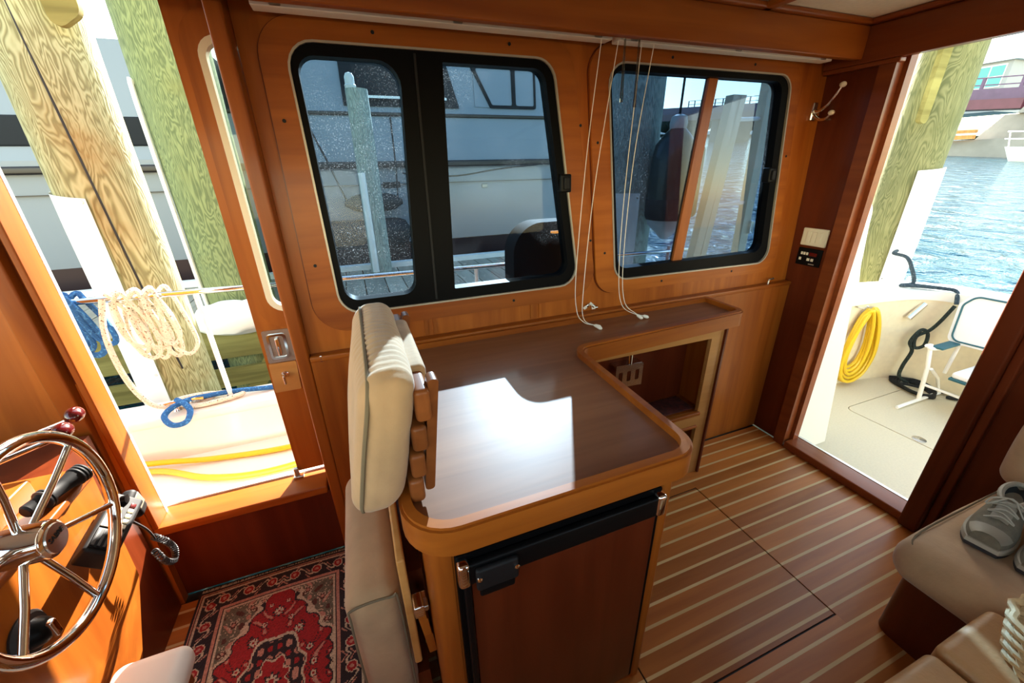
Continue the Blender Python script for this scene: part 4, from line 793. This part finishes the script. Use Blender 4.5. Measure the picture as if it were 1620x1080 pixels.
def strip(path, d0, d1, z0, z1): return MB().plate(off(path, d0) + off(path, d1)[::-1], [], lambda u, v, w: (u, v, w), z0, z1)
strip(ip, 0.0, 0.04, -0.10, 0.60).build('coaming_liner', 'gelc', co)
strip(ip, -0.012, 0.27, 0.585, 0.655).build('gunwale_cap', 'gel', co)
strip(ip, 0.22, 0.25, -0.8, 0.585).build('topside', 'gel', co)
strip(ip, -0.006, 0.0, 0.42, 0.52).build('pocket_trim', 'gel', co) if False else None
wg = thing('cabin_wing', 'white moulded cabin wing just outside the cockpit doorway', 'cabin side', (2.45, 1.5, -0.1), kind='structure')
MB().hexa([(2.305, 1.245, -0.10), (2.64, 1.250, -0.10), (2.62, 1.66, -0.10), (2.305, 1.66, -0.10), (2.305, 1.355, 1.30), (2.58, 1.372, 1.25), (2.56, 1.64, 1.25), (2.305, 1.64, 1.30)]).build('wing_moulding', 'gel', wg)
hr = thing('grab_handle', 'white curved grab handle on the cabin wing', 'handle', (2.70, 1.5, 0.7))
MB().tube(smooth([(2.50, 1.50, 1.25), (2.60, 1.50, 1.33), (2.70, 1.50, 1.36), (2.775, 1.50, 1.32), (2.80, 1.50, 1.20), (2.84, 1.50, 1.0), (2.90, 1.52, 0.78), (2.92, 1.76, 0.66)], 5), 0.016, 10).build('handle_tube', 'whitepaint', hr)
rh = thing('rod_holder', 'chrome angled rod holder in the cockpit coaming', 'rod holder', (3.97, 1.6, 0.44))
MB().tube([(4.00, 1.585, 0.55), (3.90, 1.605, 0.44)], 0.022, 12).build('holder_tube', 'chrome', rh)
# folding chair
ch = thing('folding_chair', 'white folding deck chair with teal piping in the cockpit', 'chair', (3.8, 1.05, -0.099))
for y in (1.30, 0.78):
    MB().tube(smooth([(3.485, y, -0.085), (3.60, y, -0.083), (3.80, y, -0.083), (4.02, y, -0.085)], 3), 0.012, 8).build('foot_rail', 'whitepaint', ch)
    MB().tube([(3.745, y, -0.085), (3.725, y + 0.02, 0.18), (3.71, y + 0.05, 0.36)], 0.0135, 10).build('leg', 'whitepaint', ch)
    MB().tube([(3.73, y, 0.18), (3.86, y - 0.01, 0.08), (4.0, y, -0.085)], 0.011, 8).build('brace', 'whitepaint', ch)
    MB().tube(smooth([(3.66, y + 0.05, 0.36), (3.72, y + 0.03, 0.33), (3.90, y + 0.01, 0.33), (3.99, y, 0.36)], 4), 0.013, 8).build('arm', 'whitepaint', ch)
    MB().tube([(3.95, y, 0.10), (3.98, y, 0.35), (4.01, y, 0.70)], 0.012, 8).build('back_post', 'whitepaint', ch)
    MB().soft(3.72, 3.95, y - 0.02, y + 0.045, 0.335, 0.352, 0.006).build('arm_pad', 'teal', ch)
def bfn(u, v, w): return (3.955 + (v - 0.3) * 0.08 + w, u, v)
BP = rp([(0.78, 0.36), (1.36, 0.34), (1.385, 0.62), (1.33, 0.71), (0.78, 0.715)], [0.05, 0.05, 0.05, 0.06, 0.06], 5)
bpn = MB().plate(BP, [], bfn, -0.03, 0.03).build('backrest', 'canvaswhite', ch)
MB().tube([bfn(u, v, -0.032) for u, v in rp([(0.80, 0.38), (1.34, 0.36), (1.362, 0.62), (1.315, 0.69), (0.80, 0.695)], [0.05, 0.05, 0.05, 0.06, 0.06], 5)], 0.006, 6, True).build('back_piping', 'teal', bpn)
MB().soft(3.66, 3.97, 0.76, 1.17, 0.19, 0.235, 0.018).build('chair_seat', 'canvaswhite', ch)
MB().soft(3.655, 3.975, 0.755, 1.175, 0.172, 0.192, 0.006).build('seat_piping', 'teal', ch)
MB().tube([(3.73, 1.30, 0.05), (3.73, 0.78, 0.05)], 0.010, 8).build('cross_bar', 'whitepaint', ch)
# yellow hose coil, lines
rnd = random.Random(8); hp = []
for k in range(7):
    cx, w, h = 3.50 + rnd.uniform(-0.03, 0.05) + (0.07 if k == 6 else 0), 0.07 + 0.014 * k + rnd.uniform(-0.01, 0.02), 0.24 + 0.012 * k
    for j in range(10):
        a = 2 * math.pi * j / 10; yy = 1.705 - 0.1 * (cx + w*math.sin(a) - 3.45) - 0.022 - 0.018 * (k % 3)
        hp.append((cx + w * math.sin(a) * (1 - 0.45 * math.cos(a)), yy, max(0.55 - h + h * math.cos(a), -0.085)))
hs_ = thing('hose_coil', 'yellow hose coiled on a hook in the cockpit', 'hose', (3.5, 1.66, -0.1))
MB().tube(smooth(hp, 4), 0.0125, 8).build('hose_tube', 'hose', hs_)
MB().tube(smooth([(3.40, 1.72, 0.57), (3.40, 1.66, 0.575), (3.40, 1.645, 0.60)], 4), 0.007, 8).build('hook', 'steel', hs_)
tag(MB().tube(smooth([(4.13, 1.935, 0.885), (4.05, 1.91, 0.875), (4.0, 1.80, 0.87), (3.99, 1.74, 0.80), (4.00, 1.70, 0.69), (3.93, 1.74, 0.668), (3.98, 1.66, 0.675), (4.05, 1.58, 0.675), (4.00, 1.70, 0.672), (4.08, 1.56, 0.672), (4.11, 1.49, 0.668), (4.085, 1.46, 0.64), (4.07, 1.44, 0.58)], 6), 0.013, 8).build('stern_line', 'dgrey'), 'dark grey stern line from the piling to the gunwale', 'rope')
tag(MB().tube(smooth([(4.06, 1.44, 0.57), (4.03, 1.47, 0.44), (4.01, 1.50, 0.36), (3.96, 1.54, 0.30), (3.95, 1.52, 0.22), (4.00, 1.49, 0.24), (4.01, 1.50, 0.33), (3.97, 1.53, 0.36), (3.93, 1.55, 0.26), (3.96, 1.53, 0.18), (3.94, 1.54, 0.05), (3.93, 1.53, -0.04), (3.97, 1.48, -0.082)], 6), 0.0125, 8).build('hanging_line', 'navy'), 'dark green line knotted and hanging inside the cockpit corner', 'rope')
lp_ = []
for k in range(5):
    for j in range(8):
        a = 2 * math.pi * j / 8; lp_.append((3.93 + (0.10 + 0.012*k) * math.sin(a) * 0.75 + 0.16 * math.cos(a) * 0.25, 1.44 + (0.165 - 0.012*k) * math.cos(a) - 0.01 * k, -0.087 + 0.005 * k))
lp_ += [(4.02, 1.30, -0.08), (4.06, 1.22, -0.085), (3.98, 1.24, -0.085), (4.06, 1.15, -0.085)]
tag(MB().tube(smooth(lp_, 4), 0.0105, 7).build('rope_coil', 'blk'), 'black rope coil lying flat on the cockpit sole beside the chair', 'rope')

# ================================================================== DOCK, PILINGS
def piling(name, label, x, y, r, zb, zt, mat, lean_=(0, 0)):
    t = thing(name, label, 'piling', (x, y, zb)); n, m = 28, 30; vs = []; fs = []
    for i in range(m + 1):
        z = zb + (zt - zb) * i / m; cx, cy = x + lean_[0] * (z - 1), y + lean_[1] * (z - 1)
        for k in range(n):
            a = 2 * math.pi * k / n; q = r * (1 + 0.035 * mnoise.noise(Vector((math.cos(a) * 1.5 + x, math.sin(a) * 1.5, z * 1.2))) + 0.012 * mnoise.noise(Vector((math.cos(a) * 8, math.sin(a) * 8 + x, z * 2))))
            vs.append((cx + q * math.cos(a), cy + q * math.sin(a), z))
    for i in range(m):
        for k in range(n): fs.append((i*n+k, i*n+(k+1) % n, (i+1)*n+(k+1) % n, (i+1)*n+k))
    fs.append(tuple(m*n+k for k in range(n)))
    MB().add(vs, fs).build('trunk', mat, t, 60); return t
def sleeve(t, x, y, r, a0, a1, z0, z1, zs=0.0, lean_=(0, 0)):
    n = 14; m = 12; vs = []; fs = []
    for i in range(m + 1):
        for k in range(n + 1):
            a = math.radians(a0 + (a1 - a0) * k / n); z = z0 + (z1 - z0) * i / m + zs * (k / n - 0.5)
            rr = r + 0.004 * mnoise.noise(Vector((a * 3, z * 5, x))) + (0.012 if k in (0, n) else 0)
            vs.append((x + lean_[0]*(z-1) + rr * math.cos(a), y + lean_[1]*(z-1) + rr * math.sin(a), z))
    for i in range(m):
        for k in range(n): fs.append((i*(n+1)+k, i*(n+1)+k+1, (i+1)*(n+1)+k+1, (i+1)*(n+1)+k))
    off_ = len(vs); vs += [(x + lean_[0]*(v[2]-1) + (v[0]-x-lean_[0]*(v[2]-1)) * (1 - 0.02), y + lean_[1]*(v[2]-1) + (v[1]-y-lean_[1]*(v[2]-1)) * (1 - 0.02), v[2]) for v in vs]
    fs += [tuple(i + off_ for i in reversed(q)) for q in fs[:]]
    o = MB().add(vs, fs).build('chafe_sleeve', 'whitepaint', t, 60)
    for k in (0.06, 0.94):
        for z in (z1 - 0.03, (z0 + z1) / 2): 
            a = math.radians(a0 + (a1 - a0) * k); c, s = math.cos(a), math.sin(a); MB().lathe([(0.008, 0), (0.006, 0.004)], (x + lean_[0]*(z-1) + (r + 0.004) * c, y + lean_[1]*(z-1) + (r + 0.004) * s, z), (c, s, 0), 8).build('sleeve_nail', 'steel', o)
p1 = piling('mooring_piling', 'pale swirl-grained piling with white sleeve outside the side door', -1.095, 2.62, 0.172, -1.2, 3.4, 'pale')
sleeve(p1, -1.095, 2.62, 0.182, -178, -88, -0.3, 1.50, -0.03)
crk = MB().tube(smooth([(-1.13, 2.452, 3.3), (-1.10, 2.448, 2.5), (-1.07, 2.447, 1.9), (-1.05, 2.450, 1.5), (-1.03, 2.458, 1.1), (-1.00, 2.472, 0.6)], 6), 0.0045, 5).build('drying_crack', 'seam', p1)
bd = MB().prism(rp([(-0.965, 2.09), (-0.86, 2.16), (-0.86, 2.9), (-1.0, 2.9)], [0.03, 0.05, 0, 0], 4), 2.42, 2.455, 'y').build('guide_board', 'dockb', p1)
p2 = piling('mooring_piling', 'green weathered piling standing at the dock edge', -0.985, 3.90, 0.245, -1.2, 4.4, 'green')
MB().tube(smooth([(-1.21, 3.78, 0.55), (-1.215, 3.77, 1.0), (-1.215, 3.77, 2.05), (-1.20, 3.80, 2.13), (-1.17, 3.86, 2.15)], 5), 0.016, 8).build('conduit', 'whitepaint', p2)
p3 = piling('mooring_piling', 'grey weathered piling with white sleeve outside the aft window', 1.945, 2.66, 0.195, -1.2, 3.6, 'grey')
sleeve(p3, 1.945, 2.66, 0.205, -170, -100, -0.2, 1.39, 0.0)
p4 = piling('mooring_piling', 'olive stained piling with white sleeve standing beyond the cockpit gunwale', 4.25, 2.10, 0.185, -1.2, 3.8, 'olive')
sleeve(p4, 4.25, 2.10, 0.196, -140, -62, -0.2, 1.50, 0.02)
MB().prism(rp([(3.93, 1.82), (4.02, 1.80), (4.04, 2.8), (3.92, 2.8)], [0.03, 0.03, 0, 0], 4), 1.985, 2.015, 'y').build('guide_board', 'dockb', p4)
tag(MB().box(3.30, 3.95, 2.05, 2.20, 0.30, 0.52).build('pier_beam', 'dockb'), 'short weathered timber behind the cockpit gunwale', 'timber')
dk = thing('dock', 'weathered plank finger dock between the two boats', 'dock', (0, 4.3, 0.3), kind='structure')
DZ = 0.50; x = -4.2; rnd = random.Random(2)
while x < 2.55:
    w = rnd.uniform(0.17, 0.21); MB().box(x, x + w - 0.012, 3.63 + rnd.uniform(-0.01, 0.01), 4.98, DZ - 0.04, DZ + rnd.uniform(-0.003, 0.003)).build('plank', 'dock', dk); x += w
MB().box(-4.2, 2.5, 3.60, 3.66, 0.18, 0.455).build('beam', 'dockb', dk); MB().box(-4.2, 2.5, 4.90, 4.95, 0.22, 0.455).build('beam', 'dockb', dk)
MB().box(-4.2, 2.5, 3.56, 3.60, -0.06, 0.10).build('beam', 'dockb', dk)
for x in (-2.6, -0.62, 1.2): MB().box(x, x + 0.10, 3.66, 4.90, 0.20, 0.455).build('joist', 'dockb', dk)
MB().hexa([(-1.20, 3.60, -0.30), (-1.06, 3.60, -0.30), (-1.06, 3.66, -0.30), (-1.20, 3.66, -0.30), (-0.86, 3.60, 0.17), (-0.72, 3.60, 0.17), (-0.72, 3.66, 0.17), (-0.86, 3.66, 0.17)]).build('brace', 'dockb', dk)
MB().box(-4.2, 2.5, 4.92, 5.02, DZ + 0.002, DZ + 0.06).build('kerb_rail', 'whitepaint', dk)
tp_ = MB().ell((-0.93, 3.44, 0.56), (0.30, 0.14, 0.13), 30, 16); tp_.xf(lambda p: p + Vector((0, 0, 0.05 * mnoise.noise(p * 7) if p.z > 0.5 else 0)))
tag(tp_.build('folded_tarp', 'vinyl', None, 60), 'white folded tarp heaped on the dock edge', 'tarp')
lp2 = thing('lamp_post', 'short dock post with a lamp in front of the neighbouring hull', 'post', (0.22, 4.85, 0.5))
MB().tube([(0.225, 4.80, 0.50), (0.235, 4.80, 1.4), (0.240, 4.80, 2.30)], [0.115, 0.11, 0.105], 16).build('post', 'grey', lp2)
MB().tube([(0.16, 4.69, 0.52), (0.165, 4.69, 1.55)], 0.035, 10).build('post_conduit', 'whitepaint', lp2)
MB().lathe([(0.05, 0), (0.055, 0.03), (0.045, 0.04), (0.045, 0.10), (0.03, 0.13), (0.0, 0.14)], (0.19, 4.80, 2.30), (0, 0, 1), 14).build('lamp_head', 'fendw', lp2)

# ================================================================== NEIGHBOUR BOAT
nb = thing('motor_yacht', 'white motor yacht in shade moored across the dock', 'boat', (-2, 6.6, -0.3))
HX0_, HX1_ = -9.0, 3.3
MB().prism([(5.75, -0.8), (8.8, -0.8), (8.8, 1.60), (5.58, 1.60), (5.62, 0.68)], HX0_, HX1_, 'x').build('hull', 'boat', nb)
MB().prism([(5.70, -0.8), (5.75, -0.8), (5.63, 0.675), (5.60, 0.675)], HX0_, HX1_ + 0.01, 'x').build('bottom_paint', 'bottom', nb)
MB().soft(HX0_, HX1_, 5.50, 5.62, 1.594, 1.668, 0.02).build('rub_rail', 'boatdark', nb)
MB().box(HX0_, HX1_, 5.555, 5.582, 1.40, 1.408).build('hull_stripe', 'boatdark', nb)
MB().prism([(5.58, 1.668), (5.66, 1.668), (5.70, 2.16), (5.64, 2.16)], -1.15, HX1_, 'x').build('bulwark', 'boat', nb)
MB().soft(-1.15, HX1_, 5.61, 5.72, 2.16, 2.20, 0.01).build('cap_rail', 'boatdark', nb)
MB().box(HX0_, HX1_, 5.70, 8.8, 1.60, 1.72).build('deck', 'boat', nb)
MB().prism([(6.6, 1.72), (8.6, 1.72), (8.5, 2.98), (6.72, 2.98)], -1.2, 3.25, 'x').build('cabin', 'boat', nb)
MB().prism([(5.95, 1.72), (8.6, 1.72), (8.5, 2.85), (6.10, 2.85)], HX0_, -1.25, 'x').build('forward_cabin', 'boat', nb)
cfn = lambda u, v, w: (u, 6.6 + (v - 1.72) * 0.095 + w, v)
MB().plate([(0.14, 2.385), (1.75, 2.385), (1.60, 2.93), (0.15, 2.93)], [], cfn, -0.03, 0.005).build('canvas_window', 'canvas', nb)
wsf = MB().plate(rp([(2.24, 2.40), (3.0, 2.40), (3.0, 2.95), (1.95, 2.95)], 0.03, 3), [rp([(2.27, 2.44), (2.60, 2.44), (2.60, 2.92), (2.02, 2.92)], 0.03, 3), rp([(2.66, 2.44), (2.97, 2.44), (2.97, 2.92), (2.66, 2.92)], 0.03, 3)], cfn, -0.03, 0.005).build('windshield_frame', 'matte', nb)
MB().plate([(2.0, 2.41), (2.98, 2.41), (2.98, 2.94), (2.0, 2.94)], [], cfn, -0.012, -0.006).build('windshield_glass', 'boat', wsf)
MB().box(0.2, 1.55, 6.56, 6.60, 2.47, 2.50).build('hand_rail', 'whitepaint', nb)
for x0, x1 in ((-8.4, -6.2), (-6.0, -3.9), (-3.7, -1.6)):
    w_ = MB().soft(x0, x1, 5.945, 6.03, 1.86, 2.14, 0.02).build('cabin_window', 'canvas', nb)
MB().soft(0.43, 0.64, 5.575, 5.60, 1.36, 1.43, 0.008).build('port_light', 'canvas', nb)
MB().soft(1.72, 1.80, 5.57, 5.595, 1.32, 1.37, 0.01).build('drain_cover', 'alu', nb)
def fender(label, xc, z, L, r):
    t = thing('hull_fender', label, 'fender', (xc, 5.40, z - r))
    MB().lathe([(0.03, -L/2 - 0.04), (0.05, -L/2), (r * 0.8, -L/2 + 0.05), (r, -L/2 + 0.14), (r, L/2 - 0.14), (r * 0.8, L/2 - 0.05), (0.05, L/2), (0.03, L/2 + 0.04)], (xc, 5.46 - r * 0.3, z), (1, 0, 0), 20).build('fender_cover', 'fend', t)
    return t
f1 = fender('small charcoal fender hung on two ropes against the neighbouring hull', 0.285, 1.205, 0.60, 0.105)
MB().tube([(-0.34, 5.60, 2.17), (-0.17, 5.46, 1.7), (-0.02, 5.42, 1.22)], 0.011, 6).build('fender_rope', 'blk', f1); MB().tube([(0.62, 5.60, 2.17), (0.60, 5.46, 1.6), (0.57, 5.42, 1.22)], 0.009, 6).build('fender_rope', 'blk', f1)
fender('large charcoal fender low against the neighbouring hull', 0.13, 0.845, 1.10, 0.175)
tag(MB().tube(smooth([(0.66, 5.40, 1.53), (0.95, 5.38, 1.50), (1.35, 5.38, 1.485), (1.9, 5.42, 1.55), (2.5, 5.47, 1.60)], 5), 0.010, 6).build('slack_line', 'blk'), 'dark line sagging along the neighbouring white hull', 'rope')

# ================================================================== WATER AND FAR SHORE
m, n, l, b = newmat('harbour_water'); b.inputs['Base Color'].default_value = (0.012, 0.075, 0.11, 1); b.inputs['Roughness'].default_value = 0.06; b.inputs['IOR'].default_value = 1.33
g = N(n, 'ShaderNodeNewGeometry'); mp = N(n, 'ShaderNodeMapping'); mp.inputs['Scale'].default_value = (1.0, 1.0, 1.0); l.new(g.outputs['Position'], mp.inputs[0])
t_ = N(n, 'ShaderNodeTexNoise'); t_.inputs['Scale'].default_value = 1.6; t_.inputs['Detail'].default_value = 5; t_.inputs['Distortion'].default_value = 0.6; l.new(mp.outputs[0], t_.inputs['Vector'])
bp = N(n, 'ShaderNodeBump'); bp.inputs['Strength'].default_value = 1.0; bp.inputs['Distance'].default_value = 0.28; l.new(t_.outputs['Fac'], bp.inputs['Height']); l.new(bp.outputs[0], b.inputs['Normal'])
M['water'] = m
wv = [(x, y, wz(x, y)) for x, y in ((-60, -60), (140, -60), (140, 160), (-60, 160))]
tag(MB().add(wv, [(0, 1, 2, 3)]).build('water', 'water'), 'rippled blue harbour water', 'water', kind='structure')
br = thing('road_bridge', 'purple and maroon steel road bridge across the harbour', 'bridge', (50, 40, 4))
A, B = Vector((44.5, 12.5, 0)), Vector((72, 91, 0)); dvb = (B - A).normalized(); nv = Vector((-dvb.y, dvb.x, 0)) * -1
def bz(t, z0, z1): return z0 + (z1 - z0) * t
def span(t0, t1, za, zb_, d0, d1):
    P = lambda t, d, z: tuple(A + (B - A) * t + nv * d + Vector((0, 0, z)))
    return MB().hexa([P(t0, d0, za(t0)), P(t1, d0, za(t1)), P(t1, d1, za(t1)), P(t0, d1, za(t0)), P(t0, d0, zb_(t0)), P(t1, d0, zb_(t1)), P(t1, d1, zb_(t1)), P(t0, d1, zb_(t0))])
top_ = lambda t: 5.55 + 8.0 * t; mid_ = lambda t: 4.90 + 7.3 * t; low_ = lambda t: 4.30 + 6.6 * t
span(0, 1, mid_, top_, 0, 9).build('upper_girder', 'purple', br)
span(0.06, 1, low_, mid_, -0.5, 8).build('lower_girder', 'maroon', br)
for i in range(26):
    t = i / 25; span(t, t + 0.003, top_, lambda q: top_(q) + 1.1 + 0.5 * q, 8.7, 8.85).build('rail_post', 'purple', br)
    if i % 2 == 0: span(t, t + 0.004, mid_, top_, 9.0, 9.12).build('web_stiffener', 'maroon', br)
for h in (0.55, 1.1): span(0, 1, lambda q: top_(q) + h * (1 + 0.4 * q), lambda q: top_(q) + h * (1 + 0.4 * q) + 0.09, 8.72, 8.82).build('guard_bar', 'purple', br)
for t in (0.42, 0.62, 0.85): span(t, t + 0.03, lambda q: wz(60, 50) - 4, low_, 1, 7).build('pier', 'conc', br)
ab = thing('bridge_abutment', 'stained concrete bridge abutment rising from the water', 'abutment', (46, 15, 0), kind='structure')
MB().hexa([(43.2, 2, 0.2), (43.2, 19.9, 0.2), (53, 24, 0.2), (53, 2, 0.2), (44.6, 2, 4.28), (44.6, 17.6, 4.28), (53, 20, 4.28), (53, 2, 4.28)]).build('wall_block', 'conc', ab)
MB().hexa([(42.6, 2, 0.2), (42.6, 21.0, 0.2), (48, 24, 0.2), (48, 2, 0.2), (42.8, 2, 2.7), (42.8, 20.6, 2.7), (48, 22, 2.7), (48, 2, 2.7)]).build('footing', 'conc', ab)
MB().box(42.3, 42.7, 17.9, 21.5, 2.75, 3.0).build('fender_timber', 'light', ab); MB().box(42.3, 42.7, 17.9, 21.5, 3.15, 3.35).build('fender_timber', 'light', ab)
MB().hexa([(44.3, 2, 4.3), (44.3, 16.9, 4.3), (52, 18, 4.3), (52, 2, 4.3), (44.8, 2, 5.4), (44.8, 16.5, 5.4), (52, 17, 5.4), (52, 2, 5.4)]).build('bearing_wall', 'conc', ab)
bg = thing('control_house', 'grey bridge house with teal windows', 'building', (78, 30, 6))
MB().box(75, 82, 30.7, 41.5, 6.6, 11.9).build('house_wall', 'brick', bg); MB().box(74.5, 82.5, 30.2, 42.0, 11.9, 12.25).build('roof', 'whitepaint', bg)
for i in range(6):
    y0 = 31.2 + i * 1.32
    fr_ = MB().box(74.9, 75.02, y0 - 0.08, y0 + 1.26, 9.2, 11.6).build('window', 'whitepaint', bg)
    for z0, z1 in ((9.32, 10.32), (10.42, 11.45)): MB().box(74.84, 74.91, y0, y0 + 1.16, z0, z1).build('pane', 'tealglass', fr_)
sl = thing('sailboat', 'white sailboat bow with stainless pulpit on the harbour', 'sailboat', (39, 12, 1.0))
hv = []; 
for i in range(9):
    u = i / 8; yb = 14.75 - u * 9; hw_ = 1.55 * math.sin(min(1, u * 1.25 + 0.02) * math.pi / 2) ** 0.8
    for (f, z) in ((1.0, 2.12 - 0.25 * math.sin(u * 1.6)), (0.85, 1.55), (0.55, 1.0), (0.0, 0.7)): hv.append((39 - hw_ * f, yb - 0.5 * (2.1 - z) * (1 - u), z))
    for (f, z) in ((0.55, 1.0), (0.85, 1.55), (1.0, 2.12 - 0.25 * math.sin(u * 1.6))): hv.append((39 + hw_ * f, yb - 0.5 * (2.1 - z) * (1 - u), z))
hf_ = [(i*7+j, i*7+j+1, (i+1)*7+j+1, (i+1)*7+j) for i in range(8) for j in range(6)] + [(i*7+6, i*7, (i+1)*7, (i+1)*7+6) for i in range(8)]
MB().add(hv, hf_).build('hull', 'gel', sl)
for z in (2.45, 2.85):
    MB().tube(smooth([(38.2, 11.5, z), (38.55, 13.4, z + 0.05), (39, 14.9, z + 0.12), (39.45, 13.4, z + 0.05), (39.8, 11.5, z)], 5), 0.035, 6).build('pulpit_rail', 'whitepaint', sl)
for x, y in ((38.3, 12.0), (38.6, 13.5), (39, 14.8), (39.4, 13.5), (39.7, 12.0)): MB().tube([(x, y - 0.2, 2.05), (x, y, 2.92)], 0.032, 6).build('pulpit_post', 'whitepaint', sl)
MB().soft(38.5, 39.5, 7.0, 10.8, 2.0, 2.5, 0.15).build('cabin_trunk', 'gel', sl)
bk_ = tag(MB().hexa([(90, 30, -2), (140, 30, -2), (140, 158, -2), (90, 150, -2), (90, 30, wz(90, 30) + 0.5), (140, 30, wz(140, 30) + 1), (140, 158, wz(140, 158) + 1), (90, 150, wz(90, 150) + 0.5)]).build('far_bank', 'leafy'), 'low green far bank beyond the harbour', 'bank', kind='structure')
rnd = random.Random(11)
for i in range(9):
    x, y = 93 + rnd.uniform(0, 4), 56 + i * 8.6; z = wz(x, y) + 0.5; R_ = rnd.uniform(3.2, 3.9)
    t = thing('tree', 'dark green tree on the far bank beyond the bridge', 'tree', (x, y, z), 'trees on the far bank')
    MB().tube([(x, y, z), (x, y, z + 2.4)], 0.25, 6).build('trunk', 'boatdark', t)
    mbt = MB()
    for k in range(6):
        c = Vector((x + rnd.uniform(-1, 1) * R_ * 0.5, y + rnd.uniform(-1, 1) * R_ * 0.5, z + 2.2 + rnd.uniform(0, 0.6) * R_)); q = MB().ell(c, (R_ * 0.6, R_ * 0.6, R_ * 0.5), 12, 8); q.xf(lambda p: c + (p - c) * (1 + 0.25 * mnoise.noise(p * 0.9))); mbt.add(q.v, q.f)
    mbt.build('crown', 'leafy', t, 80)
